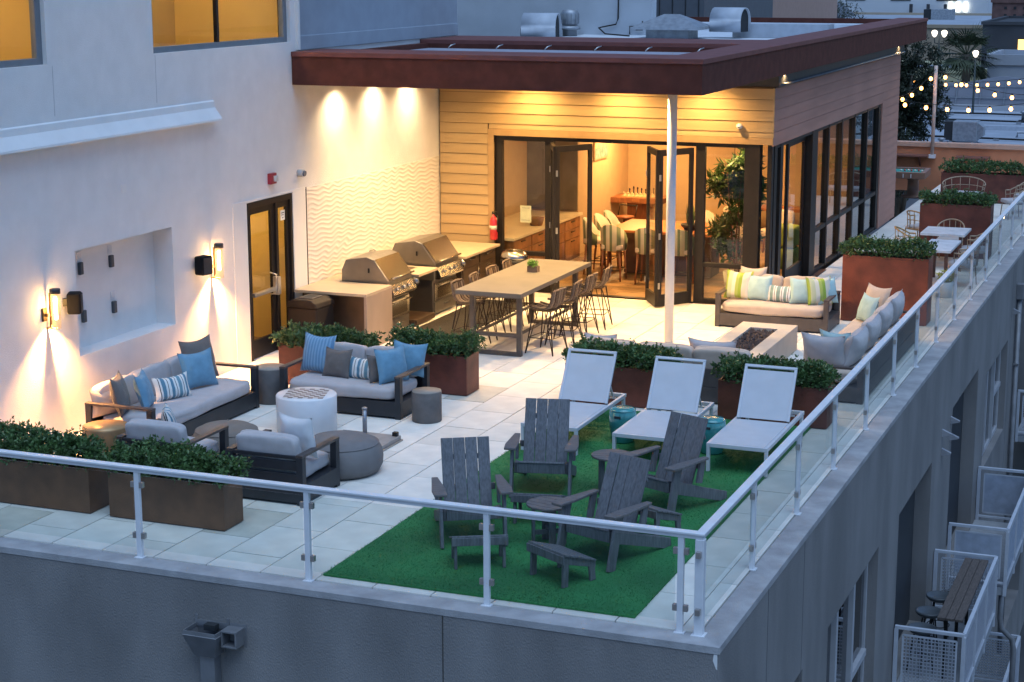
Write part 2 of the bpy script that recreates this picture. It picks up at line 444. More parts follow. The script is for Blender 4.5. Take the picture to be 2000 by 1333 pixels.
for i, (a,b,c,d,dep) in enumerate(DOOR[:2]):
    dr = P(box(-.30,-.24,a+.02,b-.02,c+.02,d-.02), 'door', door_m, pod, .004)
    box(-.24,-.20,a+.02,a+.55,c+.02,d-.02).build('door_panel', M('charcoal_panel', (.022,.024,.028), .6), dr, .003)
    box(-.242,-.22,a+.62,a+.64,c+.02,d-.03).build('seam', deck_m, dr)
    MB().lathe([(0,0),(.03,.0),(.035,.03),(0,.05)], (-.19,a+.48,c+1.05), 12).build('knob', clip_m, dr)
P(box(-1.22,-1.2,25.2,28.4,-9,-.95), 'recess_back', dark_room, pod)
# angled fin lights / vents on the wall beside the second door
for (y,z) in ((14.72,-1.36),(13.78,-1.35),(14.70,-1.64),(13.82,-1.68),(23.6,-1.12)):
    P(MB().prism([(.0,z+.02),(.0,z-.10),(.02,z-.10),(.15,z-.065),(.15,z-.045)], y-.035, y+.035, 'y'), 'wall_fin', M('fin_grey', (.30,.30,.32), .6, .2), pod)

# ------------------------------------------------------------------ rain hopper and overflow on the front wall
metal_g = M('painted_grey_metal', (.19,.19,.20), .55, .3, var=.12, vs=5)
hop = thing('rain_hopper', 'grey sheet metal rain hopper with downpipe on the front wall', 'downpipe', (-5.35,0,-2))
hb = MB()
top, bot = (-.19,.19,-.27,-.002), (-.115,.115,-.17,-.002)
q = [(top[0],top[2]),(top[1],top[2]),(top[1],top[3]),(top[0],top[3])]; q2 = [(bot[0],bot[2]),(bot[1],bot[2]),(bot[1],bot[3]),(bot[0],bot[3])]
for (A, za, B, zb) in ((q,1.47,q,1.43),(q,1.43,q2,1.18)):
    vv = [(a,b,za) for a,b in A]+[(a,b,zb) for a,b in B]
    hb.add(vv, [(i,(i+1) % 4,4+(i+1) % 4,4+i) for i in range(4)])
hb.build('hopper', metal_g, hop).modifiers.new('s', 'SOLIDIFY').thickness = .012
box(-.085,.085,-.14,-.004,-8.9,1.20).build('pipe', metal_g, hop, .006)
MB().box(-.2,-.17,-.01,.0,1.46,1.55).box(.17,.2,-.01,.0,1.46,1.55).box(-.2,.2,-.012,-.0,1.44,1.50).build('back_flange', metal_g, hop)
box(-.05,.08,-.10,-.003,1.43,1.49).build('outlet', dark_room, hop)
sx = thing('overflow_scupper', 'small open grey overflow box beside the rain hopper', 'scupper', (-5.07,0,-.70))
sb = MB().box(-.09,.09,-.17,0,.16,.18).box(-.09,.09,-.17,0,0,.02).box(-.09,-.07,-.17,0,.02,.16).box(.07,.09,-.17,0,.02,.16).box(-.07,.07,-.02,0,.02,.16)
sb.build('sleeve', metal_g, sx, .003)
box(-.12,.12,-.004,-.001,-.03,.21).build('wall_flange', metal_g, sx)
# far corner downpipe on the side wall
dp = thing('corner_downpipe', 'slim grey downpipe with hopper head beside the last side wall window', 'downpipe', (0,24.0,-9))
MB().box(.0,.16,-.11,.11,8.05,8.38).build('hopper', metal_g, dp, .01)
MB().tube([(.07,0,0),(.07,0,8.1)], .055, 10).build('pipe', metal_g, dp)
MB().box(.0,.13,-.07,.07,6.6,6.64).box(.0,.13,-.07,.07,4.2,4.24).build('bracket', metal_g, dp)

# ------------------------------------------------------------------ glass railing
rail = thing('glass_railing', 'white metal railing with clear glass panels round the terrace edge', 'railing', (0,0,0))
RH = .985
rx = -.255; ry = .235
mbh = MB().prism([(-9.97,ry-.045),(rx+.045,ry-.045),(rx+.045,27.0),(rx-.045,27.0),(rx-.045,ry+.045),(-9.97,ry+.045)], RH-.026, RH, 'z')
mbh.build('handrail', rail_w, rail, .006)
mbh = MB().prism([(-9.97,ry-.030),(rx+.030,ry-.030),(rx+.030,26.99),(rx-.030,26.99),(rx-.030,ry+.030),(-9.97,ry+.030)], RH-.062, RH-.0262, 'z')
mbh.build('rail_channel', rail_w, rail, .004)
fx = [-.44,-2.39,-4.345,-6.345,-8.31]
syy = [ry,2.215,4.25,6.23,8.30,10.36,12.33,14.33,16.34,18.37,20.5,22.65,24.8,26.92]
pm_f = None
def post(x, y, w_, d_, front):
    o = box(-w_/2,w_/2,-d_/2,d_/2,-.012,RH-.062).build('post', rail_w, rail, .005); o.location = (x,y,0)
    box(-w_/2-.022,w_/2+.022,-d_/2-.022,d_/2+.022,-.011,-.002).build('base_plate', rail_w, o)
    for z in (.20,.755):
        for s in (-1,1):
            if front: box(s*w_/2,s*(w_/2+.045),-.022,.022,z,z+.062).build('clip', clip_m, o, .003)
            else: box(-.022,.022,s*d_/2,s*(d_/2+.045),z,z+.062).build('clip', clip_m, o, .003)
    return o
for x in fx: post(x, ry, .058, .05, True)
post(rx, ry, .085, .085, False)
for y in syy[1:]: post(rx, y, .05, .058, False)
for a, b in zip(fx[1:]+[-9.97], fx):
    box(a+.055,b-.055,ry-.005,ry+.005,.095,RH-.10).build('glass_panel', rail_glass, rail)
sy2 = [ry]+syy[1:]
for a, b in zip(sy2, sy2[1:]):
    box(rx-.005,rx+.005,a+.06,b-.06,.095,RH-.10).build('glass_panel', rail_glass, rail)
MB().bar((rx,26.96,.93),(.9,26.96,.93),.05,.05).bar((rx,26.96,.75),(.9,26.96,.75),.03,.04).build('return_rail', rail_w, rail)

# ------------------------------------------------------------------ white building on the left
wb = thing('white_building', 'tall white stucco building with lit windows walling the terrace', 'building', (XW,8,0))
wholes = [(4.43,6.78,1.0,2.42,.32), (1.2,4.06,4.86,7.4,.16), (6.50,10.44,4.88,7.4,.16), (8.90,10.34,0.0,2.49,.14)]
P(wall_mb('x', XW, .30, 17.05, -.34, 9.0, wholes, .30, -1), 'wall', stucco_w, wb)
P(box(XW-.34,XW-.32,4.43,6.78,1.0,2.42), 'niche_back', stucco_w, wb)
P(box(XW-4,XW-.31,16.9,17.05,3,9), 'return_wall', stucco_w, wb)
P(box(-16,XW-.301,.302,.60,-.02,9), 'front_wall', stucco_w, wb)
P(MB().prism([(XW+.002,4.14),(XW+.03,4.12),(XW+.04,4.03),(XW+.155,3.875),(XW+.16,3.84),(XW+.002,3.835)], .30, 8.02, 'y'), 'ledge', stucco_w, wb, .006)
for y, z0, z1 in ((4.16,4.2,4.84),(6.53,4.2,4.86)):
    P(box(XW-.004,XW+.0015,y,y+.008,z0,z1), 'control_joint', M('joint_pale', (.42,.42,.44), .9), wb)
P(box(XW,XW+.012,8.47,8.885,0.0,2.535), 'door_surround', stucco_smooth, wb)
P(box(XW,XW+.012,8.885,10.80,2.50,2.535), 'door_surround', stucco_smooth, wb)
P(box(XW,XW+.012,10.36,10.79,0.0,2.498), 'door_surround', stucco_smooth, wb)
P(box(XW,XW+.016,10.795,10.815,.0,2.53), 'edge_trim', bronze, wb)
P(box(XW,XW+.06,10.60,10.66,4.75,9.0), 'corner_bead', stucco_smooth, wb)
blue_w = M('slate_blue_stucco', (.28,.32,.38), .9, var=.05, vs=3, bump=.35, bs=90)  # bluer, darker stucco tone for the wall past the corner bead
P(box(XW,XW+.012,10.66,17.06,4.9,9.0), 'painted_wall', blue_w, wb)
P(box(XW,XW+.035,10.66,17.05,4.74,4.97), 'base_flashing', blue_w, wb, .01)
# carved wave panel: real relief
pv = []; pf = []; NY, NZ = 330, 190; y0, y1, z0, z1 = 10.825, 16.13, .80, 2.51
for j in range(NZ+1):
    for i in range(NY+1):
        y = y0+(y1-y0)*i/NY; z = z0+(z1-z0)*j/NZ
        ph = z/.076 + .30*math.sin(2*math.pi*y/.44 + 4.5*noise.noise(Vector((y*.9,z*2.0,0)))) + .55*noise.noise(Vector((y*1.7,z*3.5,5)))
        hgt = (.5+.5*math.sin(2*math.pi*ph))**1.7
        pv.append((XW+.010+.0048*hgt, y, z))
for j in range(NZ):
    for i in range(NY):
        a = j*(NY+1)+i; pf.append((a,a+1,a+NY+2,a+NY+1))
P(MB().add(pv, pf, True), 'wave_panel', M('cast_wave_panel', (.68,.645,.60), .7, var=.02), wb)
P(box(XW,XW+.009,y0,y1,z0,z1), 'panel_backing', stucco_smooth, wb)
# windows with a lit room behind
def lit_window(a, b, z0, z1, mull):
    wn = P(MB().box(XW-.14,XW-.06,a+.0,a+.10,z0,z1).box(XW-.14,XW-.06,b-.12,b,z0,z1).box(XW-.14,XW-.06,a+.1,b-.12,z0,z0+.085), 'window', win_frame, wb, .004)
    for m_ in mull: box(XW-.13,XW-.07,m_-.03,m_+.03,z0+.085,z1).build('mullion', bronze, wn)
    s = [a+.1]+mull+[b-.12]
    for p0, p1 in zip(s, s[1:]):
        o = box(XW-.105,XW-.097,p0+(.03 if p0 in mull else 0),p1-(.03 if p1 in mull else 0),z0+.085,z1).build('pane', pane, wn)
    P(MB().box(XW-.30,XW-.055,a,b,z0-.06,z0-.002), 'window_sill', stucco_w, wb, .006)
    return wn
lit_window(1.2, 4.06, 4.86, 7.4, [])
lit_window(6.50, 10.44, 4.88, 7.4, [8.36])
def room(x0,x1,y0,y1,z0,z1, wall_m, floor_m, name='room'):
    """three walls, floor and ceiling behind an opening in the white wall"""
    rm = P(MB().box(x0-.1,x0,y0,y1,z0,z1).box(x0,x1,y0-.1,y0,z0,z1).box(x0,x1,y1,y1+.1,z0,z1).box(x0,x1,y0,y1,z1,z1+.1), name, wall_m, wb)
    P(box(x0,x1,y0,y1,z0-.08,z0), 'room_floor', floor_m, wb)
    return rm
room(-12.6,XW-.31,.9,4.4,4.5,7.5, ochre, wood_fl)
room(-12.2,XW-.31,6.2,10.6,4.5,7.5, ochre, wood_fl)
room(-13.2,XW-.31,8.5,10.62,-.0,2.75, ochre, wood_fl)
P(MB().box(-12.9,-12.2,8.6,9.2,0,.55).box(-13.19,-13.15,9.4,10.2,.0,.35), 'corridor_bench', M('cream', (.6,.5,.25), .8), wb)
P(MB().box(-12.6,-12.2,3.0,3.25,4.5,7.5), 'room_pier', M('cream', (.6,.5,.25), .8), wb)
for (x,y,z,pw) in ((-11.6,2.6,7.3,55),(-11.4,8.4,7.3,60),(-11.6,9.5,2.68,26)):
    fx_ = P(MB().lathe([(.0,.0),(.16,.0),(.16,.05),(0,.05)], (x,y,z), 20), 'ceiling_lamp', emit('lamp_disc', WARM, 6.0), wb)
    lamp('room_light', 'POINT', Vector((x,y,z-.12))-parent_world(wb), pw, (1,.70,.28), .12, parent=wb)
# entrance door with push bar, narrow second leaf
dr = P(MB().box(XW-.11,XW+.012,8.91,8.97,0,2.485).box(XW-.11,XW+.012,10.27,10.335,0,2.485).box(XW-.11,XW+.012,8.97,10.27,2.40,2.485).box(XW-.11,XW+.005,9.80,9.86,.0,2.40), 'door_frame', bronze, wb, .004)
d1 = P(MB().box(XW-.08,XW-.03,8.975,9.06,.01,2.395).box(XW-.08,XW-.03,9.70,9.795,.01,2.395).box(XW-.08,XW-.03,9.06,9.70,.01,.30).box(XW-.08,XW-.03,9.06,9.70,2.29,2.395), 'door_leaf', bronze, wb, .003)
d2 = P(MB().box(XW-.08,XW-.03,9.865,9.93,.01,2.395).box(XW-.08,XW-.03,10.20,10.265,.01,2.395).box(XW-.08,XW-.03,9.93,10.20,.01,.30).box(XW-.08,XW-.03,9.93,10.20,2.29,2.395), 'door_leaf', bronze, wb, .003)
for lf, a, b in ((d1,9.06,9.70),(d2,9.93,10.20)): box(XW-.058,XW-.052,a,b,.30,2.29).build('pane', pane, lf)
steel = M('brushed_steel', (.55,.54,.52), .32, .9, var=.06, vs=20, stretch=(1,1,12))
MB().box(XW-.03,XW+.045,9.02,9.76,1.0,1.06).box(XW-.03,XW+.07,9.70,9.79,.93,1.22).build('push_bar', steel, d1, .006)
MB().tube([(XW-.03,9.62,.95),(XW+.08,9.62,.97),(XW+.08,9.62,1.28),(XW-.03,9.62,1.30)], .014, 8).build('pull_handle', steel, d1)
P(box(XW-.029,XW-.024,10.0,10.14,2.08,2.24), 'door_notice', M('paper', (.72,.72,.70), .8), wb)
P(MB().box(XW-.0238,XW-.0232,10.02,10.12,2.19,2.205).box(XW-.0238,XW-.0232,10.02,10.10,2.16,2.170).box(XW-.0238,XW-.0232,10.05,10.09,2.11,2.125), 'notice_print', M('ink', (.06,.06,.07), .8), wb)
# rear wall of the white building above the lounge roof
P(MB().box(-14.0,-8.35,24.35,24.7,4.3,9.5), 'rear_wall', M('rear_wall_paint', (.44,.47,.51), .9, var=.05, vs=2, bump=.3, bs=60), wb)

# ------------------------------------------------------------------ lounge pavilion
lb = thing('lounge_building', 'single-storey lounge pavilion with tan lap siding and deep oxblood roof overhang', 'building', (-6.5,20,0))
inner = M('lounge_wall', (.62,.50,.34), .85, var=.03)
OT = 2.93
P(MB().box(-9.96,-8.86,YF+.02,YF+.22,0,3.95).box(-8.86,-3.53,YF+.02,YF+.22,OT+.02,3.95), 'front_wall', M('siding_backing', (.10,.06,.03), .9), lb)  # dark backing puts the shadow lines between boards into the colour
P(MB().box(-3.72,-3.52,YF+.22,28.9,OT+.02,3.95).box(-3.72,-3.52,26.75,28.9,0,OT+.02), 'side_wall', M('side_backing', (.22,.12,.09), .9), lb)
P(MB().box(-9.96,-3.72,24.0,24.15,0,2.98), 'back_wall', warm_wall, lb)
P(MB().box(-9.97,-9.9,YF+.22,24,0,2.98).box(-9.9,-8.75,20.6,24,0,2.98), 'inner_wall', warm_wall, lb)
P(box(-9.9,-8.76,20.57,20.6,.95,2.98), 'kitchen_splashback', M('slate_tile', (.12,.105,.09), .5, var=.2, vs=3), lb)  # dark sheet: window reflections and a dark wall put into its colour
P(box(-9.96,-3.72,YF+.22,28.9,2.98,3.05), 'ceiling', M('ceiling_paint', (.66,.58,.46), .9, var=.02), lb)
BP = .193
def board_mesh(L, name='siding_board'):
    mb = MB().prism([(0,0),(-.026,0),(-.026,.01),(-.012,BP-.009),(0,BP-.009)], 0, L, 'x')   # (y,z) profile along x
    return mb
n_b = 0
for i in range(22):
    z = 3.93 - BP*(i+1)
    if z < -.2: break
    L0, L1 = -9.95, (-3.505 if z > OT+.13 else -8.965)
    if OT-.06 < z <= OT+.13: L1 = -8.965
    o = board_mesh(L1-L0).build('siding_board', siding, lb); o.location = Vector((L0, YF+.018, max(z,.001))) - parent_world(lb)
    if z < .001: o.scale.z = (z+BP)/BP
    if z > OT-.06+.001 and z <= OT+.13:
        o = board_mesh(-3.505+8.94).build('siding_board', siding, lb); o.location = Vector((-8.94, YF+.018, OT+.13)) - parent_world(lb); o.scale.z = (z+BP-OT-.13)/BP
P(MB().box(-8.96,-8.845,YF-.012,YF+.02,0,OT+.125).box(-8.845,-3.505,YF-.012,YF+.02,OT+.005,OT+.125), 'opening_trim', trim_t, lb, .003)
for i in range(22):
    z = 3.93 - BP*(i+1)
    if z < -.2: break
    segs = [(YF+.02,28.9)] if z > 3.1 else [(26.80,28.9)]
    for a, b in segs:
        mb = MB().prism([(0,0),(.019,0),(.019,.01),(.013,BP-.005),(0,BP-.005)], 0, b-a, 'y')
        o = mb.build('siding_board', siding_s, lb); o.location = Vector((-3.52, a, max(z,.001))) - parent_world(lb)
        if z < .001: o.scale.z = (z+BP)/BP
P(MB().box(-3.535,-3.495,26.70,26.80,0,OT+.0).box(-3.72,-3.535,26.70,26.75,0,OT), 'opening_trim', siding_s, lb, .003)
P(box(-3.535,-3.503,YF+.02,26.80,OT-.02,3.150), 'opening_trim', siding_s, lb, .003)
P(box(-3.53,-3.497,YF-.0,YF+.02,OT+.13,3.93), 'corner_trim', siding, lb)
# roof: fascia ring, caps, recess, membrane, soffit
RZ0, RZ1 = 4.205, 4.73
P(box(-9.975,-3.215,10.45,10.62,RZ0,RZ1-.075), 'fascia', fascia_m, lb)
P(box(-3.385,-3.215,10.62,30.8,RZ0,RZ1-.075), 'fascia', fascia_m, lb)
P(MB().prism([(-9.975,10.43),(-3.195,10.43),(-3.195,30.82),(-3.92,30.82),(-3.92,17.15),(-9.975,17.15),(-9.975,15.35),(-3.92,15.35),(-3.92,11.55),(-9.975,11.55)], RZ1-.075, RZ1, 'z'), 'roof_cap', fascia_cap, lb, .006)
P(MB().box(-9.975,-3.92,11.40,11.55,4.30,RZ1-.075).box(-9.975,-3.92,15.35,15.45,4.30,RZ1-.075).box(-3.92,-3.80,11.55,30.6,4.30,RZ1-.075).box(-9.975,-9.80,11.55,15.35,4.30,RZ1-.07), 'roof_kerb', fascia_m, lb)
P(box(-9.975,-3.92,17.05,17.15,4.4,RZ1-.075), 'roof_kerb', fascia_m, lb)
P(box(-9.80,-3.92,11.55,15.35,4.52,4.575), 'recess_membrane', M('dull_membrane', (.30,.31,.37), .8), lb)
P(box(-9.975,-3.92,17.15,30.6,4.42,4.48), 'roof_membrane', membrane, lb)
P(box(-9.975,-3.92,30.42,30.6,4.48,RZ1-.02), 'roof_kerb', fascia_m, lb)
P(MB().box(-9.0,-4.6,29.3,30.1,4.48,4.60).box(-9.0,-5.0,27.6,27.7,4.48,4.58), 'roof_step', membrane, lb)
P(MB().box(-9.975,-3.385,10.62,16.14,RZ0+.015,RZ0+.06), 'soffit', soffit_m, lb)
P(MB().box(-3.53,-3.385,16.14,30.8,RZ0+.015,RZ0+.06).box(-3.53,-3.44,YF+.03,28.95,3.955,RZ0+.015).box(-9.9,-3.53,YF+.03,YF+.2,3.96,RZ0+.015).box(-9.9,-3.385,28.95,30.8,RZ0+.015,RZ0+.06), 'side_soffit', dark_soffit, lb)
P(MB().tube([(-3.425,16.2,3.985),(-3.425,28.9,3.985)], .025, 8), 'drip_tube', M('dull_tube', (.12,.13,.15), .4, .4), lb)
for i in range(6):
    x = -9.2+i*.93
    P(MB().tube([(x-.03,14.95,4.605),(x,15.02,4.65),(x+.05,15.08,4.67)], .010, 6), 'cable_clip', steel, lb)
# storefront frames: posts, heads, sills, fixed panes
def post_p(x0,x1,y0,y1,z0=.0,z1=OT): return P(box(x0,x1,y0,y1,z0,z1), 'frame_post', bronze, lb, .004)
FY0, FY1 = YF+.06, YF+.17
post_p(-8.845,-8.70,FY0,FY1); post_p(-7.84,-7.68,FY0,FY1); post_p(-4.93,-4.76,FY0,FY1); post_p(-4.02,-3.74,FY0-.04,FY1+.05); post_p(-3.60,-3.525,FY0-.02,FY1)
for (a,b,c,d) in ((-8.70,-7.84,OT-.09,OT),(-8.70,-7.84,.0,.10),(-8.70,-7.84,.68,.76),(-4.76,-4.02,OT-.07,OT),(-4.76,-4.02,.0,.09),(-4.76,-4.02,.67,.75)): P(box(a,b,FY0,FY1,c,d), 'frame_rail', bronze, lb, .004)
P(box(-7.68,-4.93,FY0,FY1,OT-.07,OT), 'frame_rail', bronze, lb, .004)
P(box(-7.68,-4.93,FY0-.03,FY1,-.02,.012), 'threshold', bronze, lb)
for (a,b,c,d) in ((-8.70,-7.84,.76,OT-.09),(-8.70,-7.84,.10,.68),(-4.76,-4.02,.75,OT-.07),(-4.76,-4.02,.09,.67),(-3.74,-3.60,.1,OT-.05)):
    P(box(a,b,YF+.11,YF+.118,c,d), 'fixed_pane', pane, lb)
def leaf(p0, p1, name='bifold_leaf'):
    """folding door leaf between two floor points"""
    p0 = Vector((*p0,0)); p1 = Vector((*p1,0)); L = (p1-p0).length; a = math.atan2(p1.y-p0.y, p1.x-p0.x)
    h = OT-.08
    o = MB().box(0,.075,-.028,.028,.02,h).box(L-.075,L,-.028,.028,.02,h).box(.075,L-.075,-.028,.028,.02,.24).box(.075,L-.075,-.028,.028,h-.11,h).build(name, bronze, lb, .004)
    o.location = p0 - parent_world(lb); o.rotation_euler = (0,0,a)
    box(.075,L-.075,-.004,.004,.24,h-.11).build('pane', pane, o)
    for z in (.35,1.25,2.3): box(-.012,.02,-.045,-.028,z,z+.11).build('hinge', steel, o)
    return o
leaf((-7.66,16.10),(-7.36,15.44)); leaf((-7.345,15.45),(-6.88,16.10))
leaf((-5.79,16.10),(-5.40,15.44)); leaf((-5.385,15.45),(-4.95,16.10))
# side glazing
side_pane = glass('tinted_side_pane', (.74,.76,.72), 1.5, min_refl=.16)
def side_post(y0,y1,z0=0,z1=OT-.02): P(box(-3.66,-3.525,y0,y1,z0,z1), 'frame_post', bronze, lb, .004)
side_post(16.40,16.60); side_post(16.86,17.06); side_post(19.50,19.98)
my = [19.98,21.0,22.3,23.65,25.05,26.45]
for y in my[1:-1]: side_post(y,y+.11)
side_post(26.45,26.70)
for (a,b,c) in ((19.98,.83,.91),(19.98,0,.07),(16.60,OT-.09,OT-.02)): P(box(-3.65,-3.535,a,26.45,b,c), 'frame_rail', bronze, lb, .004)
edges = [19.98]+[y for y in my[1:-1]]+[26.45]
for k in range(len(edges)-1):
    a = edges[k]+(.11 if k else 0); b = edges[k+1]
    P(box(-3.596,-3.588,a,b,.91,OT-.09), 'fixed_pane', side_pane, lb); P(box(-3.596,-3.588,a,b,.07,.83), 'fixed_pane', side_pane, lb)
P(box(-3.596,-3.588,16.60,16.86,.05,OT-.09), 'fixed_pane', pane, lb)
sd = P(MB().box(-3.72,-3.665,18.05,18.17,.03,OT-.1).box(-3.72,-3.665,19.42,19.54,.03,OT-.1).box(-3.72,-3.665,18.17,19.42,.03,.36).box(-3.72,-3.665,18.17,19.42,OT-.22,OT-.1), 'sliding_door', bronze, lb, .004)
box(-3.696,-3.688,18.17,19.42,.36,OT-.22).build('pane', pane, sd)
P(box(-3.60,-3.40,16.95,20.6,-.02,.012), 'door_track', M('track_brown', (.10,.05,.035), .5, .3), lb)
# interior floor boards
lf = struct(box(-9.9,-3.66,YF+.0,24.0,-.3,-.016).build('lounge_floor', wood_dk))
pm = box(0,1.19,0,.157,-.016,.004).mesh('floor_plank'); pm.materials.append(wood_fl)
rp = random.Random(5)
for j in range(48):
    y = YF+.19+j*.16
    if y > 23.8: break
    x = -8.9 - rp.random()*.9
    while x < -3.7:
        x0 = max(x,-9.88); x1 = min(x+1.19,-3.68)
        if x1-x0 > .1:
            o = bpy.data.objects.new('floor_plank', pm); COL.objects.link(o); o.parent = lf; o.location = (x0,y,rp.uniform(-.001,.001)); o.scale.x = (x1-x0)/1.19
        x += 1.2
# white column carrying the overhang
co = thing('roof_column', 'slim white round steel column carrying the roof overhang', 'column', (-4.253,12.44,0))
MB().tube([(0,0,.012),(0,0,RZ0+.01)], .074, 24).build('shaft', M('white_column_paint', (.70,.69,.70), .4, var=.02), co)
MB().lathe([(.0,0),(.13,0),(.13,.012),(0,.012)], n=24).build('base_plate', rail_w, co)
# recessed downlights in the soffit
def downlight(x, y, z, power, spot=R(95), label='recessed downlight in the roof overhang beside the white wall', group=None, col=WARM, blend=.6, size=.045):
    t = thing('downlight', label, 'downlight', (x,y,z), group=group)
    MB().lathe([(.062,-.006),(.085,-.006),(.085,.004),(.062,.004)], n=20).build('trim_ring', rail_w, t)
    MB().lathe([(0,-.002),(.06,-.002)], n=20).build('lens', emit('downlight_lens', (1,.74,.40), 14.0), t)
    lamp('downlight_beam', 'SPOT', (0,0,-.02), power, col, size, (0,0,0), t, spot, blend)
    return t
g1 = 'downlights washing the white wall'
for y in (11.90,13.35,14.75): downlight(-9.64,y,RZ0+.012,85, R(136), 'recessed downlight in the overhang washing the white wall over the grills', g1, blend=1.0, col=(1,.70,.37))
g2 = 'downlights in front of the tan siding'
for x in (-8.0,-6.3,-4.7): downlight(x,15.55,RZ0+.012,150, R(145), 'recessed downlight in the overhang just in front of the tan siding', g2, col=(1,.60,.22), blend=1.0)
g3 = 'downlights over the bar table'
for x in (-8.0,-6.3,-4.7): downlight(x,12.7,RZ0+.012,260, R(142), 'recessed downlight in the middle of the overhang above the bar table', g3)
g4 = 'downlights along the lounge side'
for y in (16.6,28.2): downlight(-3.40,y,RZ0+.012,16, R(150), 'small downlight under the dark soffit along the glazed lounge side', g4)
# ------------------------------------------------------------------ inside the lounge
leather = M('cream_leather', (.62,.52,.40), .6, var=.05)
stripe_g = striped('green_stripe_cloth', [(0,(.10,.13,.07)),(.09,(.50,.45,.32)),(.22,(.17,.21,.12)),(.34,(.55,.50,.37)),(.48,(.14,.18,.10)),(.57,(.52,.47,.33)),(.72,(.18,.22,.12)),(.84,(.50,.45,.32)),(.93,(.12,.15,.08))], 0, .56)
table_w = M('honey_table', (.36,.125,.028), .35, var=.2, vs=4, stretch=(1,8,1))
leg_w = M('teak_leg', (.22,.08,.03), .5, var=.2, stretch=(4,4,1))
black_m = M('black_metal', (.02,.02,.02), .45, .5)
tt = thing('lounge_table', 'long honey-coloured counter-height table inside the lounge', 'table', (-6.25,19.0,0))
box(-1.05,1.15,-.75,.85,.90,.95).build('tabletop', table_w, tt, .006)
box(-.85,.95,-.25,.35,.02,.90).build('pedestal', M('table_pedestal', (.09,.045,.025), .5), tt, .006)
def lounge_stool():
    t = thing('lounge_stool', 'counter stool with striped outer back and cream inner shell pushed up to the lounge table', 'stool', group='striped stools round the lounge table')
    for sx in (-1,1):
        for sy in (-1,1): MB().tube([(sx*.20,sy*.19,0),(sx*.16,sy*.15,.62)], [.016,.026], 8).build('leg', leg_w, t)
    MB().tube([(-.19,-.18,.22),(.19,-.18,.22),(.19,.18,.22),(-.19,.18,.22),(-.19,-.18,.22)], .009, 6).build('footrest', black_m, t)
    cushion_mb(.44,.42,.10,.2,6).build('seat', leather, t, loc=(0,0,.62))
    def shell(r0, th, name, mat):
        v = []; f = []; n = 20
        for k in range(n+1):
            a = R(-200+220*k/n)
            c, s = math.cos(a), math.sin(a)
            up = .30*max(0,-s)**.6+.10
            for (rr, zz) in ((r0,.60),(r0+.02,.72+up),(r0+.02+th,.72+up),(r0+th,.60)): v.append((c*rr*.98,s*rr*.92,zz))
        for k in range(n):
            for j in range(4): f.append((k*4+j,k*4+(j+1) % 4,(k+1)*4+(j+1) % 4,(k+1)*4+j))
        f.append((0,1,2,3)); f.append(tuple(n*4+3-i for i in range(4)))
        return MB().add(v,f,True).build(name, mat, t)
    shell(.235,.022,'back_shell',stripe_g); shell(.205,.028,'back_lining',leather)
    return t
s0 = lounge_stool()      # open side faces +y
spots = [(-7.05,17.95,0),(-6.30,17.80,0),(-5.65,17.85,0),(-7.65,18.55,-R(80)),(-7.62,19.15,-R(92)),(-7.60,19.70,-R(88)),(-5.0,19.95,R(180)),(-5.9,20.15,R(180))]
for i, (x,y,a) in enumerate(spots):
    if i == 0: s0.location = (x,y,.004); s0.rotation_euler = (0,0,a)
    else: dup(s0, (x,y,.004), a)
# snake plant in a bowl on the table
sp = thing('snake_plant', 'spiky potted plant in a dark bowl on the lounge table', 'plant', (-5.75,18.75,.95))
MB().lathe([(0,0),(.10,0),(.17,.07),(.19,.12),(.165,.12),(0,.10)], n=20).build('bowl', black_m, sp)
leaf_g = M('houseplant_leaf', (.05,.105,.025), .45, var=.35, vs=8, trans=.15)
rl = random.Random(21)
for i in range(16):
    a = rl.uniform(0,6.28); r0 = rl.uniform(.01,.09); h = rl.uniform(.22,.42); ln = rl.uniform(.02,.09); c, s = math.cos(a), math.sin(a)
    mb = MB(); mb.add([(c*r0-s*.018,s*r0+c*.018,.1),(c*r0+s*.018,s*r0-c*.018,.1),(c*(r0+ln*.5)+s*.02,s*(r0+ln*.5)-c*.02,.1+h*.6),(c*(r0+ln*.5)-s*.02,s*(r0+ln*.5)+c*.02,.1+h*.6),(c*(r0+ln),s*(r0+ln),.1+h)], [(0,1,2,3),(3,2,4)])
    mb.build('leaf', leaf_g, sp)
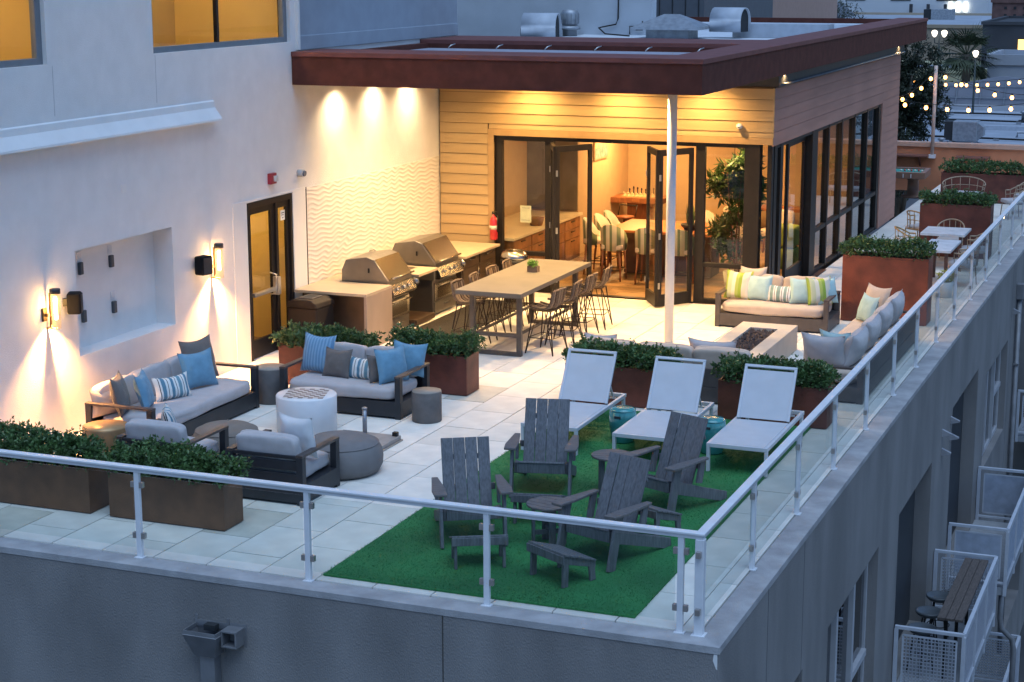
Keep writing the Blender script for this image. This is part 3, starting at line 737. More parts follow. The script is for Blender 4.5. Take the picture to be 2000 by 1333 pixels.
# chess table at the back
ct = thing('chess_table', 'reddish wooden table carrying a chess set against the lounge back wall', 'table', (-8.2,23.1,0))
box(-.55,.65,-.35,.35,.86,.98).build('tabletop', leg_w, ct, .006)
MB().box(-.25,.35,-.06,.06,.03,.86).box(-.35,.45,-.25,.25,.0,.04).build('pedestal', leg_w, ct, .006)
box(-.05,.12,-.356,-.35,.90,.95).build('drawer_front', M('drawer_wood', (.30,.12,.04), .4), ct)
piece_d = M('ebony_piece', (.03,.02,.02), .3); piece_l = M('boxwood_piece', (.62,.50,.30), .35)
cb = thing('chess_board', 'chess board on the reddish table', 'board', (-8.15,23.1,.98))
box(-.4,.4,-.3,.3,0,.02).build('board', M('board_wood', (.35,.22,.10), .4), cb)
for i in range(8):
    for row, mt, nm in ((.20,piece_d,'dark'),(-.20,piece_l,'light'),(-.1,piece_l,'pawn')):
        hh = .13+.05*((i*3) % 4)/3 if nm == 'dark' else .09 if nm == 'light' else .06
        pc = MB().lathe([(0,0),(.03,0),(.028,.015),(.014,.03),(.012,hh*.65),(.022,hh*.72),(.016,hh*.82),(.018,hh*.92),(0,hh)], n=10).build('chess_piece', mt)
        pc.location = (-8.15-.33+i*.094, 23.1+row, 1.0)
        tag(pc, {'dark':'tall dark chess piece in the back rank on the lounge chess board','light':'pale chess piece in the front rank on the lounge chess board','pawn':'small pale pawn standing on the lounge chess board'}[nm], 'chess piece', {'dark':'dark chess pieces','light':'pale chess pieces','pawn':'pale pawns'}[nm])
gs = thing('swivel_stool', 'low wooden swivel stool in front of the chess table', 'stool', (-8.25,22.3,0))
MB().lathe([(0,.60),(.2,.60),(.2,.64),(0,.66)], n=20).build('seat', leg_w, gs); MB().lathe([(.18,0),(.05,.05),(.05,.6)], n=14).build('pedestal', leg_w, gs)
MB().tube([(-.2,.1,.62),(-.2,.22,.85),(.2,.22,.85),(.2,.1,.62)], .014, 6).build('backrest', black_m, gs)
# picture on the inner wall
pc = thing('framed_picture', 'framed seascape picture on the lounge inner wall', 'picture', (-8.745,22.0,1.9))
box(0,.03,-.45,.45,0,.62).build('frame', M('picture_frame', (.35,.25,.14), .5), pc, .004)
box(.03,.034,-.41,.41,.04,.27).build('lower_band', M('sea_band', (.12,.22,.20), .6, var=.4, vs=9), pc)
box(.03,.034,-.41,.41,.27,.58).build('upper_band', M('sand_band', (.50,.36,.20), .6, var=.3, vs=9), pc)
# kitchen counter behind the left fixed window
kc = thing('kitchen_counter', 'pale-topped kitchen counter with wooden drawers behind the fixed lounge window', 'counter', (-9.2,18.3,0))
box(-.68,.60,-1.75,2.2,.88,.93).build('worktop', M('quartz', (.58,.50,.36), .3, var=.04), kc, .004)
box(-.65,.55,-1.7,2.15,0,.88).build('carcass', wood_dk, kc)
for i in range(4):
    for z0, z1 in ((.08,.44),(.46,.64),(.66,.85)):
        d_ = box(.55,.57,-1.65+i*.95,-.74+i*.95,z0,z1).build('drawer', M('drawer_wood2', (.26,.12,.05), .45, var=.25, vs=5, rnd=.1), kc, .003); box(.57,.59,-1.30+i*.95,-1.1+i*.95,z1-.05,z1-.03).build('handle', black_m, d_)
bk = thing('basket', 'small woven basket on the kitchen counter', 'basket', (-8.85,18.4,.93))
MB().lathe([(0,0),(.12,0),(.15,.1),(.155,.16),(.14,.16),(.0,.02)], n=18).build('bowl', M('wicker', (.20,.11,.05), .8, bump=.6, bs=80), bk)
sg = thing('paper_notice', 'pale sheet of paper stuck inside the fixed lounge window by the siding', 'notice', (-8.25,YF+.125,1.30))
box(-.11,.11,0,.003,0,.32).build('sheet', M('notice_paper', (.66,.66,.50), .8), sg)
MB().box(-.08,.08,-.001,0,.27,.28).box(-.08,.08,-.001,0,.04,.05).build('print', M('ink2', (.25,.25,.2), .8), sg)
# big indoor tree behind the right pane
tr = thing('rubber_tree', 'bushy dark-leaved indoor tree behind the corner pane of the lounge', 'tree', (-4.42,17.35,0))
MB().lathe([(0,0),(.20,0),(.26,.42),(.24,.42),(.0,.38)], n=20).build('pot', M('pale_pot', (.45,.42,.34), .6), tr)
for i in range(4):
    a = i*1.6; MB().tube([(.03*math.cos(a),.03*math.sin(a),.38),(.12*math.cos(a),.12*math.sin(a),1.2),(.22*math.cos(a+.4),.22*math.sin(a+.4),2.3)], [.022,.016,.008], 6).build('trunk', wood_dk, tr)
def leaf_cloud(n, ctr, rad, size, seed, squash=1.0, fold=.3, dens=None):
    """many folded leaf-sized faces spread through a lumpy volume"""
    rng = random.Random(seed); v = []; f = []
    while len(f) < n*2:
        p = Vector((rng.uniform(-1,1), rng.uniform(-1,1), rng.uniform(-1,1)))
        if p.length > 1: continue
        q = Vector((ctr[0]+p.x*rad[0], ctr[1]+p.y*rad[1], ctr[2]+p.z*rad[2]))
        if noise.noise(q*2.2+Vector((seed,0,0)))+.15 < p.length*.55-.25+rng.random()*.2: continue
        d = Vector((rng.gauss(0,1),rng.gauss(0,1),rng.gauss(-.1,.8))).normalized(); u = d.cross(Vector((rng.random()-.5,rng.random()-.5,1))).normalized(); nn = d.cross(u)
        L = size*rng.uniform(.6,1.3); W = L*.36; k = len(v)
        v += [q, q+d*L*.5+u*W*.5+nn*W*fold, q+d*L, q+d*L*.5-u*W*.5+nn*W*fold, q+d*L*.55]
        f += [(k,k+1,k+2,k+4)[:3]+(k+4,), (k,k+4,k+2,k+3)]
    return MB().add(v, f, False)
def mesh_raw(mb, name, mat, parent):
    me = bpy.data.meshes.new(name); me.from_pydata(mb.v, [], mb.f); me.materials.append(mat)
    o = bpy.data.objects.new(name, me); COL.objects.link(o); o.parent = parent; return o
o = mesh_raw(leaf_cloud(2800, (-.05,0,1.78), (.56,.48,1.15), .18, 4), 'crown', leaf_g, tr); o['kind'] = 'stuff'
# green upholstered poufs near the sliding door
lime = striped('lime_cloth', [(0,(.16,.22,.03)),(.2,(.30,.38,.05)),(.4,(.20,.26,.04)),(.6,(.34,.42,.07)),(.8,(.18,.24,.04))], 0, .9)
for z in (0,.44):
    q = thing('cube_seat', 'lime green upholstered cube seat, %s of a stack of two inside the sliding door' % ('lower' if z == 0 else 'upper'), 'pouf', (-4.30,20.6,z+.004), group='lime cube seats')
    cushion_mb(.62,.62,.43,.08,8).build('body', lime, q)
box_o = thing('long_console', 'low honey wood console table deep inside the lounge', 'console', (-5.2,23.4,0))
box(-.9,.9,-.25,.25,.78,.85).build('top', table_w, box_o, .004); box(-.85,-.75,-.2,.2,0,.78).build('leg', table_w, box_o); box(.75,.85,-.2,.2,0,.78).build('leg', table_w, box_o)
ch = thing('round_back_chair', 'cream round-backed chair by the console in the lounge', 'chair', (-4.9,22.4,0), R(170))
cushion_mb(.55,.5,.18,.2,6).build('seat', leather, ch, loc=(0,0,.35)); cushion_mb(.6,.12,.45,.2,6).build('backrest', leather, ch, loc=(0,-.26,.45))
for sx in (-1,1):
    for sy in (-1,1): MB().tube([(sx*.2,sy*.18,0),(sx*.18,sy*.16,.36)], .016, 6).build('leg', leg_w, ch)
dup(ch, (-5.8,22.5,0), R(190), 'cream round-backed chair beside the first console chair, nearer the chess table')
# lounge lighting: shallow ceiling drums
for i, (x,y,pw) in enumerate(((-6.3,18.8,64),(-7.9,22.2,62),(-4.7,21.5,30),(-9.2,18.4,3),(-4.5,17.0,7))):
    t = thing('ceiling_light', ['round ceiling light above the honey lounge table','round ceiling light above the chess table','round ceiling light above the lime cube seats','round ceiling light above the kitchen counter','round ceiling light above the indoor tree'][i], 'ceiling light', (x,y,2.90))
    MB().lathe([(0,0),(.17,0),(.18,.03),(.18,.075),(0,.075)], n=24).build('drum', emit('drum_glow', (1,.72,.36), 5.0), t)
    lamp('drum_light', 'AREA', (0,0,-.02), pw, (1,.54,.19), .35, parent=t)
cn = thing('pendant_lamp', 'dark conical pendant lamp hanging behind the indoor tree', 'pendant lamp', (-5.1,19.6,2.05))
MB().lathe([(.2,0),(.03,.32),(.02,.34)], n=20).build('shade', black_m, cn); MB().tube([(0,0,.33),(0,0,.92)], .006, 6).build('cord', black_m, cn)
# ------------------------------------------------------------------ planters and hedges
corten = M('rusty_planter', (.125,.034,.022), .55, var=.30, vs=3.5, bump=.25, bs=45, rnd=.06)
corten_b = M('bronze_planter', (.125,.056,.026), .5, var=.22, vs=4, bump=.2, bs=60, rnd=.05)
soil_m = M('soil', (.035,.022,.015), .95, bump=.8, bs=60)
leaf_m = M('hedge_leaf', (.066,.128,.040), .42, var=.45, vs=9, spec=.45, trans=.12)
stem_m = M('hedge_stem', (.06,.04,.025), .85)
def planter(x0,x1,y0,y1,h,mat,label,hh=.34,hlabel='',n=2300,seed=1,leaf=.058,spread=.07):
    cx, cy = (x0+x1)/2, (y0+y1)/2; L, W = x1-x0, y1-y0
    t = thing('planter_box', label, 'planter', (cx,cy,0))
    w_ = .025
    MB().box(-L/2,L/2,-W/2,-W/2+w_,.012,h).box(-L/2,L/2,W/2-w_,W/2,.012,h).box(-L/2,-L/2+w_,-W/2+w_,W/2-w_,.012,h).box(L/2-w_,L/2,-W/2+w_,W/2-w_,.012,h).build('box', mat, t, .003)
    MB().box(-L/2+.03,L/2-.03,-W/2+.03,W/2-.03,0,.013).build('foot', black_m, t)
    box(-L/2+w_,L/2-w_,-W/2+w_,W/2-w_,h-.12,h-.05).build('soil', soil_m, t)
    g = thing('hedge', hlabel, 'hedge', (cx,cy,h-.05))
    rng = random.Random(seed); v = []; f = []
    def top(x, y): return hh*(.80+.42*noise.noise(Vector((x*3.1+seed*7, y*4.0, 0)))+.12*noise.noise(Vector((x*11+seed, y*11, 3))))
    c = 0
    while c < n:
        x = rng.uniform(-L/2-spread, L/2+spread); y = rng.uniform(-W/2-spread, W/2+spread)
        tp = top(x, y); e = max(abs(x)/(L/2+spread), abs(y)/(W/2+spread))
        if e > .8 and noise.noise(Vector((x*6+seed, y*6, 1))) < (e-.8)*2.6-.35: continue
        tp *= 1-.35*max(0, e-.75)*2
        z = tp*(1-abs(rng.gauss(0,.34))) if rng.random() < .75 else rng.uniform(0.0, tp)
        if z < (.02 if e < .93 else .07): continue
        if rng.random() < .02: z = tp*rng.uniform(1.02,1.16)
        c += 1
        # a whorl of three leaves on a twig end
        base = Vector((x,y,z)); ax = Vector((x*.5, y*.9, .35)).normalized()
        for q in range(3):
            d = (ax*.5+Vector((rng.gauss(0,.7),rng.gauss(0,.7),rng.gauss(.1,.5)))).normalized()
            u = d.cross(Vector((rng.gauss(0,1),rng.gauss(0,1),rng.gauss(0,1)))).normalized(); nn = d.cross(u)
            Ls = leaf*rng.uniform(.6,1.25); Wd = Ls*.52; k = len(v)
            v += [base, base+d*Ls*.5+u*Wd*.5+nn*Wd*.18, base+d*Ls, base+d*Ls*.5-u*Wd*.5+nn*Wd*.18]
            f += [(k,k+1,k+2),(k,k+2,k+3)]
    for q in range(int(L*16)):      # stray shoots standing above the clipped mass
        x = rng.uniform(-L/2,L/2); y = rng.uniform(-W/2-.03,W/2+.03); z0_ = top(x,y)*.8; hs_ = rng.uniform(.07,.17); lx, ly = rng.gauss(0,.035), rng.gauss(0,.035)
        for j_ in range(7):
            u_ = j_/6; base = Vector((x+lx*u_, y+ly*u_, z0_+hs_*u_))
            for _ in range(2):
                d = Vector((rng.gauss(0,.8),rng.gauss(0,.8),rng.gauss(.5,.4))).normalized(); u = d.cross(Vector((rng.gauss(0,1),rng.gauss(0,1),rng.gauss(0,1)))).normalized(); nn = d.cross(u)
                Ls = leaf*rng.uniform(.55,1.0); Wd = Ls*.5; k = len(v)
                v += [base, base+d*Ls*.5+u*Wd*.5+nn*Wd*.18, base+d*Ls, base+d*Ls*.5-u*Wd*.5+nn*Wd*.18]; f += [(k,k+1,k+2),(k,k+2,k+3)]
    me = bpy.data.meshes.new('foliage'); me.from_pydata(v, [], f); me.materials.append(leaf_m)
    o = bpy.data.objects.new('foliage', me); COL.objects.link(o); o.parent = g; o['kind'] = 'stuff'
    sm = MB()
    for i in range(int(L*22)):
        x = rng.uniform(-L/2+.06,L/2-.06); y = rng.uniform(-W/2+.06,W/2-.06)
        sm.tube([(x,y,0),(x+rng.gauss(0,.03),y+rng.gauss(0,.03),hh*.5),(x+rng.gauss(0,.06),y+rng.gauss(0,.06),hh*.85)], [.006,.004,.002], 4, cap=False)
    o = sm.build('stems', stem_m, g); o['kind'] = 'stuff'
    return t
planter(-9.35,-7.69,1.27,1.70,.53,corten_b,'bronze-brown planter box behind the front railing, nearer the white wall',.36,'dense green hedge in the bronze planter nearer the white wall',2600,1)
planter(-7.43,-5.94,1.27,1.68,.53,corten_b,'bronze-brown planter box behind the front railing, in front of the charcoal armchairs',.36,'dense green hedge in the bronze planter in front of the charcoal armchairs',2500,2)
planter(-8.83,-7.37,7.72,8.10,.60,corten,'rust-red planter box beside the entrance door, behind the charcoal loveseat',.33,'green hedge in the rust-red planter beside the entrance door',2200,3)
planter(-7.16,-5.93,8.00,8.46,.58,corten,'rust-red planter box between the loveseat and the bar table',.35,'green hedge in the rust-red planter between the loveseat and the bar table',2200,4)
planter(-4.52,-2.92,8.25,8.68,.56,corten,'rust-red planter box behind the first two white loungers, away from the side railing',.35,'green hedge behind the first two white loungers',2300,5)
planter(-2.22,-.72,8.02,8.48,.56,corten,'rust-red planter box behind the white lounger that stands by the side railing',.36,'green hedge behind the white lounger by the side railing',2400,6)
corten_r = M('bright_rust_planter', (.20,.048,.022), .5, var=.28, vs=2.6, bump=.25, bs=45)
planter(-2.07,-.60,15.50,16.00,1.16,corten_r,'tall rust-red planter box behind the fire pit seating',.34,'green hedge topping the tall planter behind the fire pit seating',1700,7,.058)
planter(-1.98,-.52,23.1,23.6,1.12,corten,'tall rust-red planter box beyond the white dining tables',.30,'dark hedge topping the tall planter beyond the white dining tables',1100,8,.066)
planter(-2.9,-.3,32.2,32.7,.75,corten,'long rust-red planter along the terracotta end wall',.36,'dark hedge along the terracotta end wall',1200,9,.075)

# ------------------------------------------------------------------ charcoal sofas, armchairs and their cushions
char = M('charcoal_aluminium', (.024,.025,.030), .45, .1, var=.12, vs=7, rnd=.03)
armtop = M('brown_grain_arm', (.075,.058,.052), .45, .1, var=.3, vs=5, stretch=(6,1,6))
grey_c = M('grey_upholstery', (.43,.405,.41), .95, var=.06, vs=7, bump=.25, bs=240, sheen=.2)
beige_c = M('beige_upholstery', (.50,.40,.325), .95, var=.05, vs=7, bump=.25, bs=240, sheen=.2)
taupe_p = M('taupe_pillow_cloth', (.135,.115,.105), .95, var=.1, vs=8, bump=.25, bs=200, sheen=.2)
blue_p = M('blue_pillow_cloth', (.13,.27,.38), .95, var=.12, vs=8, bump=.3, bs=200, sheen=.2)
blue_k = striped('blue_knit_cloth', [(i/24, (.12,.25,.40) if i % 2 else (.20,.36,.52)) for i in range(24)], 0, .6)
aqua_p = M('aqua_pillow_cloth', (.36,.52,.53), .95, var=.05, vs=8, bump=.25, bs=200)
white_p = M('white_pillow_cloth', (.66,.66,.68), .95, var=.04, vs=6, bump=.25, bs=200)
W_, B_, D_, T_ = (.70,.69,.66), (.10,.22,.30), (.05,.05,.055), (.15,.28,.34)
stripe_b = striped('blue_stripe_cloth', [(0,W_),(.07,D_),(.09,W_),(.14,B_),(.25,W_),(.31,D_),(.33,W_),(.41,B_),(.50,W_),(.56,D_),(.58,W_),(.64,T_),(.74,W_),(.79,D_),(.81,W_),(.87,B_),(.94,W_)], 0, .50)
stripe_gn = striped('teal_stripe_cloth', [(0,W_),(.06,D_),(.08,W_),(.13,(.20,.30,.28)),(.25,W_),(.29,D_),(.31,W_),(.36,(.20,.30,.28)),(.5,W_),(.54,D_),(.56,W_),(.62,(.22,.32,.30)),(.72,W_),(.76,D_),(.78,W_),(.84,(.20,.30,.28)),(.92,W_)], 0, .50)
lime_p = striped('lime_pillow_cloth', [(0,(.28,.37,.06)),(.12,(.46,.50,.32)),(.30,(.58,.58,.50)),(.44,(.34,.42,.10)),(.56,(.26,.37,.05)),(.68,(.60,.58,.46)),(.84,(.62,.60,.52)),(.94,(.38,.44,.08))], 0, .48)
def sofa(name, label, cat, L, Dp, loc, rz, cloth, seats, arm_z=.60, back_slats=False, metal=char, backs=None, arm_gap=False):
    """frame sofa facing local -y, centred, base on z=0"""
    t = thing(name, label, cat, loc, rz)
    aw = .085
    box(-L/2,L/2,-Dp/2,Dp/2,.03,.24).build('base', metal, t, .004)
    for s in (-1,1):
        x0, x1 = (s*L/2-s*aw, s*L/2) if s > 0 else (-L/2, -L/2+aw)
        box(x0+.0015,x1-.0015,-Dp/2-.004,-Dp/2+aw,.0,arm_z-.03).build('arm_post', metal, t, .004); box(x0+.0015,x1-.0015,Dp/2-aw,Dp/2+.004,.0,arm_z-.03).build('arm_post', metal, t, .004)
        box(x0-.002,x1+.002,-Dp/2-.006,Dp/2+.006,arm_z-.03,arm_z).build('arm_top', armtop, t, .004)
    zb = .245
    if back_slats:
        for z in (.26,.41,.545): box(-L/2+aw,L/2-aw,Dp/2-.05,Dp/2-.005,z,z+(.11 if z < .5 else .04)).build('back_slat', metal, t, .004)
    else: box(-L/2+aw,L/2-aw,Dp/2-.05,Dp/2-.005,zb,arm_z-.035).build('back_panel', metal, t, .004)
    sw = (L-2*aw-.02)/seats
    for i in range(seats):
        cushion_mb(sw-.008,Dp-.09,.18,.25,12).build('seat_cushion', cloth, t, loc=(-L/2+aw+.01+sw*(i+.5),-.05,.245))
    nb = seats if backs is None else backs; bw = (L-2*aw-.04)/max(nb,1)
    for i in range(nb):
        cushion_mb(bw-.012,.18,.40,.2,10).build('back_cushion', cloth, t, loc=(-L/2+aw+.02+bw*(i+.5),Dp/2-.155,.40), rot=(R(-10),0,0))
    return t
def pillow(mat, label, x, y, z, rz=0.0, w_=.50, h_=.50, th=.17, lean=-14, roll=0.0, seed=0, cat='pillow', group=None):
    """loose pillow standing on a seat; faces local -y, leans back"""
    o = pillow_mb(w_, h_, th, seed=seed).build('throw_pillow', mat)
    o.rotation_mode = 'XYZ'; o.rotation_euler = (Matrix.Rotation(rz,3,'Z') @ Matrix.Rotation(R(lean),3,'X') @ Matrix.Rotation(R(roll),3,'Y')).to_euler()
    o.location = (x,y,z)
    return tag(o, label, cat, group)
# sofa along the white wall (faces +x)
sofa('wall_sofa','long charcoal-framed sofa with grey cushions along the white wall','sofa',2.70,1.0,(-8.90,5.02,0),R(90),grey_c,1,backs=3)
pillow(taupe_p,'large taupe pillow leaning on the door end of the wall sofa, against the blue pillow',-9.02,5.93,.44,R(76),.60,.60,.19,-16,seed=1)
pillow(blue_p,'plain sky-blue pillow in front of the large taupe pillow on the wall sofa',-8.80,5.52,.44,R(66),.55,.52,.18,-18,seed=2)
pillow(stripe_b,'blue and white striped lumbar pillow on the wall sofa',-8.82,4.86,.43,R(66),.56,.33,.15,-20,seed=3)
pillow(blue_p,'plain sky-blue pillow turned on edge beside the striped pillow on the wall sofa',-8.84,4.30,.43,R(112),.50,.50,.18,-16,seed=4)
pillow(taupe_p,'taupe pillow turned on edge behind the near arm of the wall sofa',-9.0,3.98,.43,R(112),.52,.52,.18,-14,seed=5)
pillow(beige_c,'crumpled beige cushion in the near corner of the wall sofa',-9.18,3.90,.40,R(60),.50,.36,.20,-10,seed=6)
# loveseat beside the chess drum (faces -y)
sofa('loveseat','charcoal-framed loveseat with grey cushions facing the white chess drum','sofa',1.86,.98,(-7.17,6.92,0),0,grey_c,1,backs=2)
pillow(blue_k,'large blue knitted pillow at the door end of the loveseat',-7.80,6.93,.43,R(-8),.54,.56,.19,-16,seed=7)
pillow(taupe_p,'taupe pillow beside the blue knitted pillow on the loveseat',-7.40,6.76,.43,R(-6),.44,.42,.15,-18,seed=8)
pillow(stripe_b,'blue and white striped lumbar pillow in the middle of the loveseat',-7.02,6.80,.43,R(-4),.50,.32,.15,-18,seed=9)
pillow(taupe_p,'taupe pillow turned on edge beside the striped pillow on the loveseat',-6.68,6.78,.43,R(58),.40,.40,.15,-12,seed=10)
pillow(blue_p,'plain sky-blue pillow turned on edge against the drum-table arm of the loveseat',-6.50,6.80,.43,R(62),.52,.50,.18,-14,seed=11)
pillow(blue_p,'sky-blue pillow tucked behind the others in the corner of the loveseat',-6.46,7.12,.46,R(30),.48,.48,.17,-14,roll=9,seed=12)
# armchairs with their backs to the front railing (face +y)
sofa('armchair','charcoal armchair with slatted back and white pillow beside the grey pouf','armchair',1.00,.92,(-6.08,2.88,0),R(180),grey_c,1,back_slats=True)
sofa('armchair','charcoal armchair with slatted back between the bronze stool and the other armchair','armchair',1.00,.92,(-7.58,2.86,0),R(180),grey_c,1,back_slats=True)
pillow(white_p,'white pillow on the armchair beside the grey pouf',-5.86,2.90,.46,R(168),.52,.52,.18,-10,seed=13)
pillow(stripe_b,'white pillow with dark stripes on the armchair near the bronze stool',-7.72,3.1,.43,R(120),.46,.42,.16,-14,seed=14)
# chess drum, poufs, drum stools
drum_w = M('white_fibreglass', (.66,.67,.69), .5, var=.03)
cd = thing('chess_drum', 'white drum coffee table with a chequered chess top', 'table', (-7.18,5.50,0))
MB().lathe([(.385,0),(.40,.01),(.405,.485),(.395,.50),(.0,.50)], n=48).build('drum', drum_w, cd)
sq_d = M('chess_square_dark', (.16,.12,.11), .4); sq_l = M('chess_square_light', (.58,.58,.57), .4)
qs = .068
for i in range(8):
    for j in range(8):
        box(-.0335,.0335,-.0335,.0335,.5005,.5035).build('square', sq_d if (i+j) % 2 else sq_l, cd, loc=((i-3.5)*qs*math.cos(.3)-(j-3.5)*qs*math.sin(.3),(i-3.5)*qs*math.sin(.3)+(j-3.5)*qs*math.cos(.3),0), rot=(0,0,.3))
pouf_m = M('grey_felt', (.175,.165,.165), .95, var=.08, vs=5, bump=.4, bs=160)
pouf_b = M('taupe_felt', (.20,.17,.145), .95, var=.08, vs=5, bump=.4, bs=160)
def pouf(label, x, y, r, h, mat):
    t = thing('pouf', label, 'pouf', (x,y,0))
    prof = [(r*.70,0),(r*.90,h*.06),(r*.985,h*.25),(r,h*.45),(r*.97,h*.65),(r*.88,h*.83),(r*.70,h*.94),(r*.4,h*.99),(0,h)]
    MB().lathe(prof, n=40).build('body', mat, t)
    MB().lathe([(r*.9,h*.81),(r*.905,h*.826),(r*.892,h*.836)], n=40).build('seam', mat, t)
pouf('round grey felt pouf beside the parasol base',-5.85,3.90,.52,.45,pouf_m)
pouf('round taupe felt pouf between the wall sofa and the armchairs',-7.55,4.05,.44,.40,pouf_b)
conc = M('dark_concrete', (.125,.115,.112), .75, var=.14, vs=6, bump=.2, bs=80); conc_t = M('stone_top', (.27,.235,.20), .6, var=.08)
bron = M('bronze_metal', (.30,.18,.085), .45, .4, var=.12)
def drum_stool(label, x, y, r, h, body, topm):
    t = thing('drum_table', label, 'side table', (x,y,0))
    MB().lathe([(r*.97,0),(r,.01),(r,h-.012),(r*.98,h-.002)], n=36).build('drum', body, t)
    MB().lathe([(0,h-.004),(r*.985,h-.004),(r*.985,h+.004),(0,h+.006)], n=36).build('top', topm, t)
drum_stool('dark concrete drum table in the corner between the wall sofa and the loveseat',-8.42,6.75,.24,.50,conc,conc_t)
drum_stool('grey concrete drum table at the terrace end of the loveseat',-5.90,6.55,.205,.42,conc,conc_t)
drum_stool('bronze-topped drum table at the near end of the wall sofa',-8.70,3.10,.29,.50,bron,M('brass_top', (.42,.26,.12), .4, .3, var=.1))
# parasol base without its parasol
ub = thing('parasol_base', 'empty square parasol base plate with a short steel socket', 'parasol base', (-6.19,5.03,0))
box(-.42,.42,-.42,.42,.025,.075).build('plate', M('base_granite', (.30,.27,.25), .7, var=.1), ub, .006)
box(-.44,.44,-.44,.44,.0,.022).build('frame', M('base_frame', (.36,.31,.26), .5, .2), ub, .004)
MB().tube([(-.03,.27,.075),(-.03,.27,.42)], .03, 14).build('socket', M('galvanised', (.30,.31,.34), .4, .7), ub)
MB().tube([(-.03,.27,.42),(-.03,.27,.445)], .036, 14).build('collar', M('galvanised', (.3,.3,.3)), ub)
MB().box(.33,.40,.33,.40,.075,.13).build('wheel', black_m, ub, .008)

# ------------------------------------------------------------------ fire pit group
fpm = M('cast_stone', (.50,.435,.36), .8, var=.06, vs=4, bump=.15, bs=60)
fp = thing('fire_pit', 'long low cast-stone fire pit with a bed of dark lava rock', 'fire pit', (-2.68,11.55,0))
MB().box(-.45,-.22,-1.32,1.32,0,.40).box(.22,.45,-1.32,1.32,0,.40).box(-.22,.22,-1.32,-.92,0,.40).box(-.22,.22,.92,1.32,0,.40).box(-.22,.22,-.92,.92,0,.30).build('body', fpm, fp, .004)
lava = M('lava_rock', (.055,.038,.034), .9, var=.5, vs=14, rnd=.4)
ro = random.Random(8); v = []; f = []
mb = MB()
for i in range(900):
    c = Vector((ro.uniform(-.215,.215), ro.uniform(-.91,.91), .31+ro.random()*.06)); r = ro.uniform(.016,.036)
    pts = [c+Vector((ro.gauss(0,1),ro.gauss(0,1),ro.gauss(0,1))).normalized()*r*ro.uniform(.8,1.2) for _ in range(6)]
    a = [c+Vector(d)*r*ro.uniform(.7,1.25) for d in ((1,0,0),(-1,0,0),(0,1,0),(0,-1,0),(0,0,1),(0,0,-1))]
    mb.add(a, [(0,2,4),(2,1,4),(1,3,4),(3,0,4),(2,0,5),(1,2,5),(3,1,5),(0,3,5)])
o = mb.build('lava_bed', lava, fp); o['kind'] = 'stuff'
taup = M('taupe_frame', (.085,.072,.068), .5, .15, var=.15)
sofa('fire_pit_sofa','beige sofa with lime and aqua pillows facing the fire pit from the lounge side','sofa',1.95,.98,(-3.0,14.72,0),0,beige_c,1,backs=2,metal=taup,arm_z=.58)
for i, (mt, x, y, rz, w_, h_, lab) in enumerate(((lime_p,-3.70,14.62,-10,.50,.50,'lime striped pillow at the lounge-door end of the fire pit sofa'),(beige_c,-3.52,14.98,6,.46,.52,'beige pillow peeking up behind the first lime pillow on the fire pit sofa'),(aqua_p,-3.32,14.58,-4,.46,.46,'aqua pillow beside the first lime pillow on the fire pit sofa'),(stripe_gn,-2.92,14.56,-3,.52,.31,'teal and white striped lumbar pillow on the fire pit sofa'),(aqua_p,-2.55,14.55,14,.42,.46,'aqua pillow between the striped lumbar pillow and the far lime pillow'),(lime_p,-2.24,14.60,38,.46,.48,'lime striped pillow at the tall-planter end of the fire pit sofa'),(aqua_p,-2.13,14.72,52,.44,.44,'aqua pillow squeezed in the tall-planter end of the fire pit sofa'))):
    pillow(mt, lab, x, y, .43, R(rz), w_, h_, .17, -16, seed=20+i)
sofa('railing_sofa','long beige sofa standing against the glass side railing, facing the fire pit','sofa',4.55,.95,(-1.02,11.85,0),R(-90),beige_c,2,backs=0,metal=taup,arm_z=.52)
for i in range(4):
    y = 10.35+i*1.02
    pillow(grey_c,'grey back pillow in the row along the railing sofa',-.88,y,.43,R(-90),.98,.50,.30,-14,seed=30+i,group='grey back pillows of the railing sofa')
pillow(beige_c,'beige pillow at the tall-planter end of the railing sofa',-1.22,13.72,.43,R(-38),.56,.56,.18,-18,seed=40)
pillow(aqua_p,'aqua pillow in front of the beige pillow on the railing sofa',-1.28,13.38,.43,R(-50),.50,.46,.16,-18,seed=41)
pillow(grey_c,'large pale grey pillow at the hedge end of the railing sofa',-1.18,9.98,.43,R(172),.66,.50,.22,-12,seed=42)
pillow(aqua_p,'aqua pillow half hidden behind the large pale grey pillow on the railing sofa',-1.05,10.25,.43,R(165),.50,.50,.15,-12,seed=43)
sofa('hedge_sofa','beige sofa with its back to the lounger hedges, facing the fire pit','sofa',2.70,.92,(-3.25,9.30,0),R(180),beige_c,1,backs=3,metal=taup,arm_z=.54)
pillow(grey_c,'grey pillow standing on the hedge-backed sofa between the two hedges',-2.62,9.22,.46,R(178),.72,.42,.22,-10,seed=44)
pillow(grey_c,'grey pillow at the column end of the hedge-backed sofa',-4.28,9.15,.44,R(184),.5,.42,.2,-10,seed=45)

